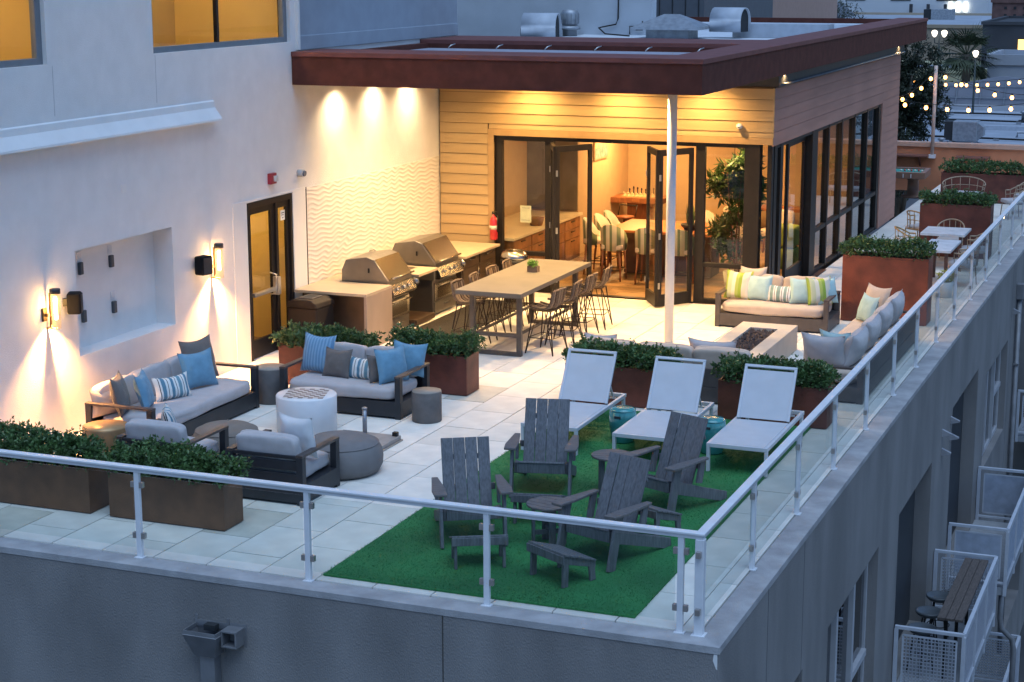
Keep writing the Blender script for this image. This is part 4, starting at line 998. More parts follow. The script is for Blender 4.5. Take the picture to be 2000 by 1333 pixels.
# ------------------------------------------------------------------ sun loungers and glazed stools
sling = M('white_sling', (.50,.51,.54), .8, var=.03, vs=5, bump=.2, bs=300)
lounge_fr = M('pale_grey_frame', (.52,.53,.565), .45, var=.04)
def lounger(label, x, y, rz=0):
    """foot end at local y=0, head towards +y; centred in x"""
    t = thing('sun_lounger', label, 'sun lounger', (x,y,.021), rz)
    W2 = .36; H = .36; Ln = 2.0; fr = .042
    for s in (-1,1):
        box(s*W2-fr/2,s*W2+fr/2,0,Ln,H-.05,H).build('side_rail', lounge_fr, t, .006)
        for yy in (.03,1.93): box(s*W2-fr/2+.001,s*W2+fr/2-.001,yy-.028,yy+.028,0,H-.05).build('leg', lounge_fr, t, .005)
    for yy in (0,Ln-.045): box(-W2+fr/2,W2-fr/2,yy,yy+.045,H-.05,H).build('end_rail', lounge_fr, t, .004)
    box(-W2+fr/2,W2-fr/2,.045,1.28,H-.014,H+.003).build('seat_sling', sling, t, .003)
    a = R(58); c, s_ = math.cos(a), math.sin(a); Lb = .72; p0 = Vector((0,1.30,H+.01)); d = Vector((0,c,s_)); n_ = Vector((0,-s_,c))
    bk = MB()
    for s in (-1,1): bk.bar(p0+Vector((s*(W2-.035),0,0)), p0+d*Lb+Vector((s*(W2-.035),0,0)), .036,.036, up=n_)
    bk.bar(p0+d*Lb+Vector((-W2+.017,0,0)), p0+d*Lb+Vector((W2-.017,0,0)), .036,.036, up=n_)
    bk = bk.build('back_frame', lounge_fr, t, .005)
    mb = MB(); mb.bar(p0+d*.01, p0+d*(Lb-.05), 2*W2-.106, .010, up=n_); mb.build('back_sling', sling, bk)
    st = MB()
    for s in (-1,1): st.bar(p0+d*.42+Vector((s*.25,.02,0)), Vector((s*.25,1.82,H-.02)), .02,.02)
    st.bar(Vector((-.3,1.80,H-.03)),Vector((.3,1.80,H-.03)),.02,.02)
    st.build('back_strut', lounge_fr, t)
    return t
lounger('white sling sun lounger beside the open terrace, farthest from the side railing',-3.745,5.53)
lounger('white sling sun lounger between the two turquoise stools',-2.50,5.48)
lounger('white sling sun lounger beside the glass side railing',-1.28,5.45)
turq = M('turquoise_glaze', (.045,.235,.235), .12, var=.22, vs=5, coat=.7, bump=.05, bs=20)
def garden_stool(label, x, y):
    t = thing('garden_stool', label, 'garden stool', (x,y,.021))
    r = .175
    prof = [(.135,0),(.15,.02),(.158,.10),(.178,.22),(.182,.30),(.172,.40),(.158,.43),(.14,.452),(.08,.46),(0,.462)]
    MB().lathe(prof, n=36).build('body', turq, t)
    MB().lathe([(.160,.418),(.172,.424),(.172,.432),(.158,.438)], n=36).build('rim', turq, t)
    for a in (-95, 85):
        ca, sa = math.cos(R(a)), math.sin(R(a))
        box(-.045,.045,-.006,.006,-.016,.016).build('handle_slot', dark_room, t, .005, loc=(ca*.1775,sa*.1775,.355), rot=(0,0,R(a+90)))
garden_stool('turquoise ceramic stool between the first and middle loungers',-3.05,6.42)
garden_stool('turquoise ceramic stool between the middle lounger and the one by the railing',-1.83,6.32)

# ------------------------------------------------------------------ slatted garden chairs, footrests, round side tables
poly = M('grey_poly_board', (.118,.120,.132), .62, var=.22, vs=9, bump=.25, bs=70, rnd=.08, stretch=(6,6,.8))
poly_a = M('grey_poly_arm', (.125,.115,.115), .6, var=.2, vs=9, bump=.25, bs=70, stretch=(1,6,6))
def adirondack():
    t = thing('garden_chair', '', 'garden chair')
    for s in (-1,1):
        # front leg: board leaning back a little
        MB().bar((s*.325,-.055,0),(s*.325,.075,.545),.032,.115,up=(0,1,0)).build('front_leg', poly, t, .004)
        # stringer from the front leg down to the rear foot
        mb = MB().prism([(.02,.26),(.02,.375),(.10,.385),(.52,.235),(.98,.085),(.99,.0),(.86,.0),(.48,.12)], s*.285-.016, s*.285+.016, 'x')
        mb.build('side_rail', poly, t, .004)
        # arm, widening towards the front
        mb = MB().prism([(s*.27,-.10),(s*.40,-.085),(s*.41,.10),(s*.365,.56),(s*.30,.56),(s*.265,.14)], .545, .572, 'z')
        mb.build('arm', poly_a, t, .006)
        MB().bar((s*.325,.44,.30),(s*.325,.50,.545),.03,.09,up=(0,1,0)).build('rear_support', poly, t, .004)
    for i in range(5):
        y = .02+i*.082; z = .385-.048*i-(.012 if i else 0)
        MB().bar((-.27,y,z),(.27,y,z),.074,.022,up=(0,.33,1)).build('seat_slat', poly, t, .004)
    MB().bar((-.268,.006,.325),(.268,.006,.325),.024,.115,up=(0,0,1)).build('front_rail', poly, t, .004)
    b0 = Vector((0,.40,.19)); d = Vector((0,.38,.925)).normalized()
    for i in range(4):
        xc = (i-1.5)*.128; cur = .024*(abs(i-1.5)/1.5)**2
        Lb = .82+.006*(abs(i-1.5)-.5)
        p = b0+Vector((xc*.99,-cur*.6,0)); q = b0+d*Lb+Vector((xc,-cur-.01,0))
        MB().bar(p, q, .1225, .022, up=(-xc*.5,-1,.4)).build('back_slat', poly, t, .004)
    MB().bar((-.30,.535,.46),(.30,.535,.46),.03,.07,up=(0,0,1)).build('back_brace', poly, t, .004)
    MB().bar((-.24,.645,.76),(.24,.645,.76),.024,.06,up=(0,-.4,1)).build('back_brace', poly, t, .004)
    return t
ad0 = adirondack()
AD = [(-3.20,1.80,30,'grey slatted garden chair on the turf nearest the charcoal armchairs'),(-3.16,3.72,14,'grey slatted garden chair on the turf right in front of the first white lounger'),(-1.80,3.60,-22,'grey slatted garden chair on the turf in front of the middle white lounger'),(-1.86,1.68,-19,'grey slatted garden chair on the turf closest to the corner of the railing')]
for i, (x,y,a,lab) in enumerate(AD):
    ad0.scale = (1.05,1.05,1.05)
    if i == 0: ad0.location = (x,y,.021); ad0.rotation_euler = (0,0,R(a)); ad0['label'] = lab; ad0['group'] = 'grey slatted garden chairs'
    else: dup(ad0, (x,y,.021), R(a), lab, 'grey slatted garden chairs')
def footrest():
    t = thing('footrest', '', 'footrest')
    for s in (-1,1):
        MB().prism([(-.21,.25),(-.21,.335),(.22,.195),(.22,.13)], s*.25-.014, s*.25+.014, 'x').build('side_rail', poly, t, .004)
        MB().bar((s*.25,-.175,0),(s*.25,-.165,.31),.03,.07,up=(0,1,0)).build('leg', poly, t, .004)
        MB().bar((s*.25,.19,0),(s*.25,.17,.19),.03,.07,up=(0,1,0)).build('leg', poly, t, .004)
    for i in range(5):
        y = -.172+i*.085; z = .338-.0277*i
        MB().bar((-.29,y,z),(.29,y,z),.076,.02,up=(0,.326,1)).build('slat', poly, t, .004)
    MB().bar((-.29,-.222,.298),(.29,-.222,.298),.02,.085,up=(0,0,1)).build('front_rail', poly, t, .004)
    return t
fr0 = footrest()
FR = [(-2.93,1.30,28,'grey slatted footrest in front of the chair nearest the armchairs'),(-2.86,2.90,12,'grey slatted footrest beside the round table, in front of the lounger-side chair'),(-1.58,2.92,-24,'grey slatted footrest behind the corner chair'),(-1.96,1.18,-30,'grey slatted footrest in front of the chair at the railing corner')]
for i, (x,y,a,lab) in enumerate(FR):
    if i == 0: fr0.location = (x,y,.021); fr0.rotation_euler = (0,0,R(a)); fr0['label'] = lab; fr0['group'] = 'grey slatted footrests'
    else: dup(fr0, (x,y,.021), R(a), lab, 'grey slatted footrests')
def side_table():
    t = thing('round_table', '', 'side table')
    for i in range(5):
        y0, y1 = -.235+i*.0955, -.235+i*.0955+.088
        n = 7; pts = []
        for k in range(n+1):
            y = y0+(y1-y0)*k/n; pts.append((math.sqrt(max(.0004,.242**2-y*y)), y))
        poly_ = [(x,y) for x,y in pts]+[(-x,y) for x,y in reversed(pts)]
        MB().prism(poly_, .435, .458, 'z').build('top_slat', poly_a, t, .003)
    for a in (45,135,225,315):
        c, s = math.cos(R(a)), math.sin(R(a))
        MB().bar((c*.17,s*.17,0),(c*.17,s*.17,.434),.075,.028,up=(c,s,0)).build('leg', poly, t, .003)
    MB().bar((-.115,-.115,.14),(.115,.115,.14),.024,.05).bar((-.115,.115,.1395),(.115,-.115,.1395),.024,.05).build('cross_brace', poly, t)
    return t
st0 = side_table(); st0.location = (-2.45,4.20,.021); st0['label'] = 'small round slatted table between the two chairs before the loungers'; st0['group'] = 'round slatted tables'; st0.rotation_euler.z = R(20)
dup(st0, (-2.46,2.13,.021), R(-12), 'small round slatted table between the two chairs beside the front railing', 'round slatted tables')

# ------------------------------------------------------------------ bar table and stools
tb_top = M('grey_stone_top', (.135,.12,.10), .55, var=.08, vs=3, bump=.06, bs=50)
tb_leg = M('grey_brown_frame', (.10,.085,.075), .5, .2, var=.15)
bt = thing('bar_table', 'long bar-height table with a grey stone top on a dark frame', 'table', (-6.61,12.08,0))
box(-.56,.56,-1.64,1.64,1.0,1.07).build('tabletop', tb_top, bt, .004)
for y in (-1.30,1.30):
    MB().box(-.44,-.36,y-.04,y+.04,0.0,1.0).box(.36,.44,y-.04,y+.04,0,1.0).box(-.36,.36,y-.04,y+.04,0,.06).box(-.36,.36,y-.04,y+.04,.93,1.0).box(-.36,.36,y-.038,y+.038,.30,.36).build('leg_frame', tb_leg, bt, .004)
MB().box(.33,.37,-1.26,1.26,.31,.35).box(-.37,-.33,-1.26,1.26,.31,.35).build('foot_rail', tb_leg, bt, .003)
wick = M('wicker_weave', (.10,.066,.042), .75, var=.25, vs=30, bump=.6, bs=120)
wick_l = M('wicker_back', (.19,.135,.095), .75, var=.2, vs=30, bump=.6, bs=120)
thin_m = M('thin_black_leg', (.035,.022,.018), .5, .4)
def bar_stool():
    """woven bar stool facing local +x, back at -x"""
    t = thing('bar_stool', 'woven bar stool with splayed thin dark legs on the lounge-chair side of the bar table', 'bar stool', group='woven stools on the open side of the bar table')
    seat = []
    for sx in (-1,1):
        for sy in (-1,1):
            MB().tube([(sx*.25,sy*.25,0),(sx*.15,sy*.16,.70)], .0105, 7).build('leg', thin_m, t)
            MB().tube([(sx*.248,sy*.252,.0),(sx*.06,sy*.17,.70)], .008, 6).build('leg_brace', thin_m, t)
    MB().tube([(-.214,-.216,.26),(.214,-.216,.26),(.214,.216,.26),(-.214,.216,.26),(-.214,-.216,.26)], .008, 6).build('foot_ring', thin_m, t)
    # scooped woven seat with open slots, rising into the back
    prof = [(.22,.735),(.12,.715),(.0,.705),(-.10,.712),(-.17,.745),(-.205,.82),(-.225,.92),(-.245,1.02)]
    for k in range(7):
        y = -.195+k*.065; ed = abs(k-3)/3
        pts = [(x+.035*ed*(1 if x < -.1 else 0), y*(1-.10*(i/7)), z+.035*ed**2*(1 if i < 5 else .3)) for i, (x,z) in enumerate(prof)]
        mb = MB()
        for a, b in zip(pts, pts[1:]): mb.bar(a, b, .046, .014, up=(0,0,1) if abs(a[0]-b[0]) > .04 else (1,0,0))
        mb.build('woven_band', wick_l if k % 2 else wick, t)
    rim = [(p[0]+.0,-.205*(1-.1*i/7),p[1]+.03) for i, p in enumerate(prof)]
    rim2 = [(p[0],-p[1],p[2]) for p in reversed(rim)]
    MB().tube(rim+[(-.255,-.12,1.045),(-.26,0,1.05),(-.255,.12,1.045)]+rim2, .014, 7).build('rim', wick_l, t)
    box(-.16,.20,-.17,.17,.688,.702).build('seat_pan', wick, t, .004)
    return t
bs0 = bar_stool()
bs0.location = (-5.93,11.25,0); bs0.rotation_euler = (0,0,R(180-8))
dup(bs0,(-5.90,11.98,0),R(180+4)); dup(bs0,(-5.90,12.72,0),R(180-3)); dup(bs0,(-5.88,13.45,0),R(180+5))
labL = 'woven bar stool tucked under the grill side of the bar table'; gL = 'woven stools on the grill side of the bar table'
for i, y in enumerate((11.30,12.02,12.78,13.48)): dup(bs0,(-7.28,y,0),R((-4,6,-3,5)[i]),labL,gL)
sc_ = thing('succulent_box', 'small wooden box of bright green succulents on the bar table', 'plant', (-6.62,12.45,1.07))
box(-.09,.09,-.06,.06,0,.10).build('box', M('driftwood', (.26,.17,.10), .8, var=.3), sc_, .003)
o = mesh_raw(leaf_cloud(240,(0,0,.14),(.10,.075,.06),.055,9), 'foliage', M('bright_succulent', (.10,.25,.03), .5, var=.3, vs=20), sc_); o['kind'] = 'stuff'
mt_ = thing('floor_mat', 'dark brown rubber mat on the floor along the grills', 'mat', (-8.15,13.3,0))
box(-.50,.48,-1.95,1.75,.003,.018).build('mat', M('mat_brown', (.012,.009,.007), .9, var=.2, bump=.5, bs=120), mt_, .004)

# ------------------------------------------------------------------ outdoor kitchen
ctop = M('pale_counter_stone', (.43,.34,.235), .45, var=.05, vs=4)
cside = M('counter_side_stone', (.30,.225,.17), .6, var=.07, vs=3, stretch=(1,1,.4))
cab = M('bronze_cabinet', (.085,.055,.036), .45, .35, var=.15, vs=4)
st_s = M('stainless', (.38,.36,.33), .24, 1.0, var=.08, vs=14, stretch=(1,1,6)); st_d = M('stainless_side', (.24,.225,.205), .38, .85, var=.06)
oc = thing('outdoor_counter', 'pale stone outdoor kitchen counter with waterfall end along the white wall', 'counter', (-9.3,13,0))
cX0, cX1 = XW+.035, -8.64
P(MB().box(cX0,cX1,10.27,11.22,.875,.92).box(cX0,-9.62,11.22,12.28,.875,.92).box(cX0,cX1,12.28,13.08,.875,.92).box(cX0,-9.62,13.08,14.30,.875,.92).box(cX0,cX1,14.30,15.95,.875,.92), 'worktop', ctop, oc, .003)
P(box(cX1-.045,cX1,10.27,11.22,0,.8745), 'waterfall_end', cside, oc, .003)
P(MB().box(cX0,cX1-.045,10.55,11.22,.03,.874), 'end_cabinet', cab, oc, .003)
P(MB().box(cX0,-9.30,12.28,13.08,.12,.874).box(cX0,cX1-.06,12.30,13.06,.03,.12), 'sink_base', cab, oc, .003)
P(box(cX0,cX1-.10,14.32,15.93,.06,.874), 'drawer_base', cab, oc, .003)
for i in range(2):
    for (z0,z1) in ((.10,.46),(.48,.66),(.68,.86)):
        if i == 0 and z0 < .6: continue
        d_ = P(box(cX1-.10,cX1-.08,14.36+i*.80,15.10+i*.80,z0,z1), 'drawer', cab, oc, .003); MB().tube([(cX1-.05,14.60+i*.8,z1-.05),(cX1-.05,14.88+i*.8,z1-.05)], .008, 6).build('handle', st_s, d_)
d_ = P(box(cX1-.10,cX1-.08,14.36,15.10,.10,.66), 'cabinet_door', cab, oc, .003); MB().tube([(cX1-.05,15.02,.35),(cX1-.05,15.02,.62)], .008, 6).build('handle', st_s, d_)
P(box(cX0+.25,cX1-.35,12.40,12.95,.915,.9225), 'sink_bowl', M('sink_dark', (.16,.12,.08), .35, .8), oc)
P(MB().tube([(XW+.18,12.7,.92),(XW+.18,12.7,1.14),(XW+.22,12.7,1.21),(XW+.30,12.7,1.23),(XW+.36,12.7,1.19),(XW+.38,12.7,1.10)], .014, 8), 'tap', steel, oc)
def grill(label, yc, L):
    t = thing('gas_grill', label, 'grill', (-9.10,yc,0))
    h = L/2
    # cabinet under the grill with oven door and drawer
    box(-.50,.30,-h,h,.05,.66).build('cabinet', st_d, t, .003)
    dd = box(.30,.335,-h+.05,h-.05,.28,.60).build('oven_door', st_s, t, .004); box(.335,.338,-h+.14,h-.14,.33,.52).build('window', M('oven_glass', (.05,.035,.02), .15), dd)
    MB().tube([(.40,-h+.12,.565),(.40,h-.12,.565)], .014, 8).tube([(.335,-h+.16,.565),(.40,-h+.16,.565)], .009, 6).tube([(.335,h-.16,.565),(.40,h-.16,.565)], .009, 6).build('handle', st_s, dd)
    dw = box(.30,.325,-h+.05,h-.05,.08,.26).build('drawer', st_d, t, .004); MB().tube([(.36,-.12,.20),(.36,.12,.20)], .010, 8).build('handle', st_s, dw)
    box(-.50,.34,-h-.02,h+.02,.66,.88).build('firebox', st_d, t, .004)
    # sloping control panel
    cp = MB().prism([(.34,.68),(.44,.68),(.46,.72),(.385,.885),(.34,.885)], -h+.02, h-.02, 'y').build('control_panel', st_s, t, .003)
    for i in range(3):
        y = (-.28,.0,.20)[i]*L; MB().lathe([(0,0),(.035,0),(.030,.035),(0,.04)], n=16).build('knob', M('knob_chrome', (.7,.66,.6), .15, 1.0), cp, loc=(.425,y,.80), rot=(0,R(66),0))
    # hood: side cheeks and curved lid
    hood = [(-.50,.885),(-.50,1.10),(-.42,1.28),(-.04,1.34),(.10,1.30),(.36,.96),(.36,.885)]
    MB().prism(hood, -h+.0, h-.0, 'y').build('hood', st_d, t, .01)
    lid = MB()
    lid.add([(.115,-h+.015,1.305),(.115,h-.015,1.305),(.372,h-.015,.965),(.372,-h+.015,.965)], [(0,1,2,3)]); lid.build('lid_face', st_s, t).modifiers.new('s','SOLIDIFY').thickness = .012
    MB().tube([(.43,-h+.06,1.0),(.43,h-.06,1.0)], .016, 10).tube([(.37,-h+.09,.995),(.43,-h+.09,1.0)], .012, 8).tube([(.37,h-.09,.995),(.43,h-.09,1.0)], .012, 8).build('lid_handle', st_s, t)
    box(-.01,.02,-h-.012,-h,1.08,1.16).build('thermometer', black_m, t, .003)
    MB().lathe([(0,0),(.07,0),(.075,.03),(.05,.05),(0,.05)], n=18).build('side_dial', st_s, t, loc=(.40,h+.02,.80), rot=(R(-90),0,0))
    return t
grill('stainless gas grill with oven drawer beside the waterfall end of the counter', 11.75, .92)
grill('stainless gas grill with oven drawer between the sink and the drawer cabinets', 13.70, 1.02)
tbn = thing('litter_bin', 'dark brown square litter bin at the end of the outdoor counter', 'bin', (-9.50,10.0,0), R(-4))
brb = M('dark_brown_plastic', (.018,.013,.011), .6, var=.15, spec=.25)
MB().box(-.27,.27,-.27,.27,.0,.74).build('body', brb, tbn, .03)
MB().prism([(-.285,.74),(.285,.74),(.255,.82),(.16,.87),(-.16,.87),(-.255,.82)], -.285, .285, 'y').build('lid', brb, tbn, .015)
box(-.13,.13,-.16,.16,.868,.885).build('opening_frame', M('bin_frame', (.10,.085,.075), .5), tbn, .006); box(-.10,.10,-.13,.13,.8855,.8865).build('opening', dark_room, tbn)
kb = thing('steel_bin', 'round stainless bin with a domed lid at the end of the drawer cabinets', 'bin', (-8.02,15.1,0))
MB().lathe([(.19,0),(.2,.02),(.2,.68),(.195,.70)], n=32).build('body', st_s, kb); MB().lathe([(.195,.70),(.25,.72),(.26,.76),(.25,.80)], n=32).build('band', black_m, kb)
MB().lathe([(.25,.80),(.255,.84),(.22,.92),(.13,.965),(0,.98)], n=32).build('dome', st_s, kb)
fe = thing('fire_extinguisher', 'red fire extinguisher on a bracket beside the kitchen window of the lounge', 'fire extinguisher', (-8.80,16.02,.98))
MB().lathe([(0,0),(.065,.0),(.075,.02),(.075,.37),(.055,.42),(.025,.45),(.022,.48)], n=20).build('cylinder', M('extinguisher_red', (.42,.022,.03), .3, coat=.4), fe)
MB().box(-.03,.05,-.015,.015,.48,.50).box(-.03,.06,-.012,.012,.52,.535).box(-.03,-.01,-.014,.014,.50,.52).build('valve', black_m, fe)
MB().tube([(.03,0,.49),(.09,-.02,.44),(.088,-.03,.15)], .010, 6).build('hose', black_m, fe); MB().lathe([(.0762,.20),(.0762,.27)], n=20).build('label_band', M('label_white', (.6,.58,.5), .6), fe); box(-.03,.03,.075,.13,.05,.4).build('bracket', black_m, fe)
# ------------------------------------------------------------------ wall fittings
amber = glass('amber_tube', (1.0,.93,.80), 1.45)
def sconce(label, y):
    t = thing('wall_sconce', label, 'wall lamp', (XW,y,1.52))
    box(0,.035,-.11,-.03,.10,.27).build('back_plate', M('sconce_bronze', (.13,.08,.04), .4, .6), t, .004)
    MB().box(.035,.085,-.085,-.045,.16,.20).build('arm', M('sconce_bronze', (.1,.1,.1)), t)
    MB().lathe([(0,.455),(.070,.455),(.070,.51),(.066,.52),(0,.52)], (.145,0,0), 24).build('cap', M('sconce_cap', (.05,.05,.055), .4, .5), t)
    MB().lathe([(.064,.005),(.064,.455)], (.145,0,0), 24).build('glass_tube', amber, t)
    MB().box(.05,.072,-.012,.012,.0,.46).build('spine', M('sconce_bronze', (.1,.1,.1)), t)
    MB().lathe([(0,.12),(.020,.12),(.020,.41),(0,.41)], (.145,0,0), 12).build('lamp_tube', emit('sconce_glow', (1,.60,.22), 34.0), t)
    box(0,.138,-.021,.021,-.012,.004).build('foot_arm', M('sconce_bronze', (.1,.1,.1)), t)  # fin added under the lamp to cast the dark wedge on the wall
    lamp('sconce_light', 'POINT', (.145,0,.26), 6.0, (1,.50,.16), .03, parent=t)
    lamp('sconce_downlight', 'SPOT', (.145,0,.105), 260.0, (1,.50,.17), .010, parent=t, spot=R(112), blend=.8)
    return t
sconce('bronze wall sconce with glowing glass tube, beside the niche and nearer the front railing', 3.76)
sconce('bronze wall sconce with glowing glass tube, between the niche and the entrance door', 7.80)
spk = M('black_speaker', (.008,.008,.009), .8, var=.2, spec=.15)
for y, s_, lab in ((4.12,1,'black wall speaker on the front-railing side of the niche'),(7.39,-1,'black wall speaker on the door side of the niche')):
    t = thing('wall_speaker', lab, 'speaker', (XW,y,1.64), R(28 if s_ > 0 else -12))
    box(.06,.24,-.11,.11,0,.28).build('cabinet', spk, t, .03, seg=3); box(.24,.246,-.09,.09,.02,.26).build('grille', M('speaker_grille', (.03,.03,.032), .7, bump=.5, bs=300), t, .01); box(0,.06,-.03,.03,.10,.2).build('bracket', black_m, t)
# outlet covers in the niche
for (y,z,lab) in ((4.96,2.0,'upper outlet box in the niche nearer the front railing'),(5.68,1.99,'upper outlet box in the niche nearer the door'),(4.98,1.34,'lower outlet box in the niche nearer the front railing'),(5.70,1.34,'lower outlet box in the niche nearer the door')):
    t = thing('outlet_box', 'small grey '+lab, 'outlet', (XW-.32,y,z))
    box(0,.05,-.04,.04,0,.17).build('cover', M('slate_cover', (.06,.065,.075), .5), t, .012); box(0,.008,-.05,.05,.19,.31).build('plate', M('clear_plate', (.60,.62,.66), .3), t, .004)
al = thing('fire_alarm', 'red fire alarm strobe on the white wall above the entrance door', 'alarm', (XW,9.66,2.71))
box(0,.07,-.09,.09,0,.17).build('body', M('alarm_red', (.30,.02,.035), .4), al, .008); box(.07,.11,-.02,.07,.04,.13).build('strobe', M('strobe_lens', (.6,.6,.6), .2), al, .008)
cm = thing('wall_camera', 'grey wall light sensor beside the red alarm on the white wall', 'sensor', (XW,10.58,2.72))
MB().tube([(0,0,.06),(.10,0,.06)], .062, 18).build('housing', M('sensor_grey', (.42,.42,.42), .5), cm); MB().tube([(.10,0,.06),(.13,0,.055)], .045, 18).build('lens', M('sensor_lens', (.16,.17,.2), .2), cm)
cc = thing('dome_camera', 'small white security camera on the tan siding near the lounge corner', 'camera', (-4.108,YF-.005,3.25))
MB().lathe([(0,0),(.05,.0),(.055,.03),(.05,.06),(0,.08)], n=18).build('housing', M('camera_white', (.7,.7,.7), .4), cc, loc=(0,-.05,-.02), rot=(R(20),0,0)); MB().lathe([(0,0),(.02,0),(.02,.01),(0,.015)], n=12).build('lens', black_m, cc, loc=(0,-.10,.0), rot=(R(90),0,0)); box(-.03,.03,-.02,.0,-.03,.03).build('bracket', M('camera_white', (.7,.7,.7)), cc)
vd = thing('wall_plate', 'small square vent plate on the white wall under the ledge', 'vent', (XW,5.62,3.05))
box(0,.008,-.06,.06,0,.12).build('plate', stucco_smooth, vd, .003)
# ------------------------------------------------------------------ things on the lounge roof
galv = M('weathered_galvanised', (.30,.32,.35), .5, .5, var=.15, vs=8)
white_hood = M('white_hood', (.40,.43,.48), .6, var=.08, vs=5)
def duct_hood(label, x, y, z, w_, d_, h_, rz):
    t = thing('duct_hood', label, 'roof hood', (x,y,z), rz)
    n = 14; prof = [(-d_/2,.0),(-d_/2,h_*.45)]
    for k in range(n+1):
        a = math.pi-math.pi*k/n; prof.append((d_/2*math.cos(a), h_*.45+h_*.55*math.sin(a)))
    prof += [(d_/2,0)]
    mb = MB(); v = []
    for xx in (-w_/2, w_/2): v += [(xx,a,b) for a,b in prof]
    k = len(prof); mb.add(v, [(i,i+1,k+i+1,k+i) for i in range(k-1)], True)
    o = mb.build('hood_skin', white_hood, t); s_ = o.modifiers.new('s','SOLIDIFY'); s_.thickness = .02
    MB().prism([(a*.93,b*.96) for a,b in prof], -w_/2+.05, w_/2-.05, 'x').build('throat', dark_room, t)
duct_hood('white gooseneck roof hood in front of the rear white wall',-10.12+.0,22.0,4.47,.78,.5,.56,R(4))
duct_hood('white curved roof hood beside the metal skylight cap',-6.30,23.5,4.62,.75,.5,.52,R(-12))
P_b = thing('roof_duct', 'long white roof duct running from the curved hood', 'duct', (-5.4,24.1,4.48))
box(-.75,1.2,-.3,.3,0,.31).build('duct', white_hood, P_b, .01); box(-.95,-.75,-.2,.2,0,.18).build('elbow', white_hood, P_b, .01)
tv = thing('roof_vent', 'ribbed grey turbine vent on the lounge roof', 'vent', (-9.97,23.4,4.48))
MB().lathe([(.16,0),(.16,.14),(.24,.15),(.24,.20),(.17,.24)], n=20).build('base', galv, tv)
MB().lathe([(.17,.25),(.20,.28),(.205,.50),(.17,.58),(.0,.60)], n=24).build('cap', galv, tv)
for k in range(12):
    a = k*math.pi/6; MB().bar((.207*math.cos(a),.207*math.sin(a),.28),(.207*math.cos(a),.207*math.sin(a),.50),.012,.012).build('rib', galv, tv)
sk = thing('roof_cap_vent', 'low hipped sheet metal roof ventilator', 'vent', (-7.46,23.0,4.48))
box(-.47,.47,-.4,.4,0,.24).build('curb', galv, sk, .004)
MB().add([(-.74,-.6,.20),(.74,-.6,.20),(.74,.6,.20),(-.74,.6,.20),(-.72,-.58,.26),(.72,-.58,.26),(.72,.58,.26),(-.72,.58,.26),(-.18,-.0,.52),(.18,.0,.52)],
   [(0,1,5,4),(1,2,6,5),(2,3,7,6),(3,0,4,7),(4,5,9,8),(5,6,9),(6,7,8,9),(7,4,8),(0,3,2,1)]).build('hip_cap', galv, sk)
cbl = tag(MB().tube([(-9.12,24.30,5.6),(-9.13,24.30,4.85),(-9.18,24.30,4.72),(-9.50,24.29,4.66),(-9.56,24.2,4.64),(-9.3,23.9,4.52),(-8.6,23.5,4.50)], .018, 6).build('cable', black_m), 'black cable draped down the rear white wall onto the roof', 'cable')
tag(MB().tube([(-8.85,24.3,4.50),(-8.85,24.3,4.68),(-8.70,24.3,4.68),(-8.70,24.3,4.60),(-8.55,24.3,4.60),(-8.55,24.3,4.80)], .016, 6).build('pipe', black_m), 'small black bent pipe on the rear wall beside the cable', 'pipe')
tag(MB().tube([(-10.95,23.0,4.48),(-10.95,23.0,4.66)], .05, 10).build('pipe_stub', black_m), 'short black pipe stub standing on the roof', 'pipe')

# ------------------------------------------------------------------ far end of the terrace
terra = M('terracotta_render', (.50,.20,.10), .85, var=.08, vs=2.5, bump=.2, bs=80); terra_cap = M('terracotta_cap', (.50,.31,.23), .8, var=.06)
ew = thing('end_wall', 'low terracotta wall closing the far end of the terrace', 'wall', (-3,36.7,0))
box(-7,5,-.1,.1,-.3,.96).build('wall', terra, ew); box(-7,5,-.16,.16,.96,1.09).build('coping', terra_cap, ew, .01)
for a, b, lab in ((-5.2,-3.88,'wall-hung drink shelf behind the pool table'),(-3.12,-2.22,'wall-hung drink shelf above the long end hedge')):
    t = thing('drink_shelf', 'brown '+lab, 'shelf', ((a+b)/2,36.6,.70)); L = b-a
    box(-L/2,L/2,-.42,0,0,.05).build('board', M('shelf_brown', (.17,.07,.05), .6), t, .004)
    for s in (-.3,.3): MB().prism([(0,0),(-.36,0),(0,-.3)], s*L-.02, s*L+.02, 'x').build('bracket', M('shelf_brown', (.1,.1,.1)), t)
pt = thing('pool_table', 'pool table with turquoise cloth and brown sides', 'pool table', (-4.45,32.75,0), R(2))
brw = M('pool_brown', (.20,.105,.07), .5, var=.15)
MB().box(-1.12,1.12,-.62,-.50,.55,.72).box(-1.12,1.12,.50,.62,.55,.72).box(-1.12,-1.0,-.5,.5,.55,.72).box(1.0,1.12,-.5,.5,.55,.72).build('rail_frame', brw, pt, .01)
box(-1.0,1.0,-.5,.5,.60,.68).build('cloth', M('pool_cloth', (.03,.26,.22), .9), pt)
for x in (-.75,.75): MB().lathe([(.30,0),(.30,.05),(.16,.08),(.14,.45),(.26,.55)], n=20).build('pedestal', brw, pt, loc=(x,0,0))
MB().box(.55,.57,-.63,-.62,.58,.68).box(.75,.77,-.63,-.62,.58,.68).build('score_tag', rail_w, pt)
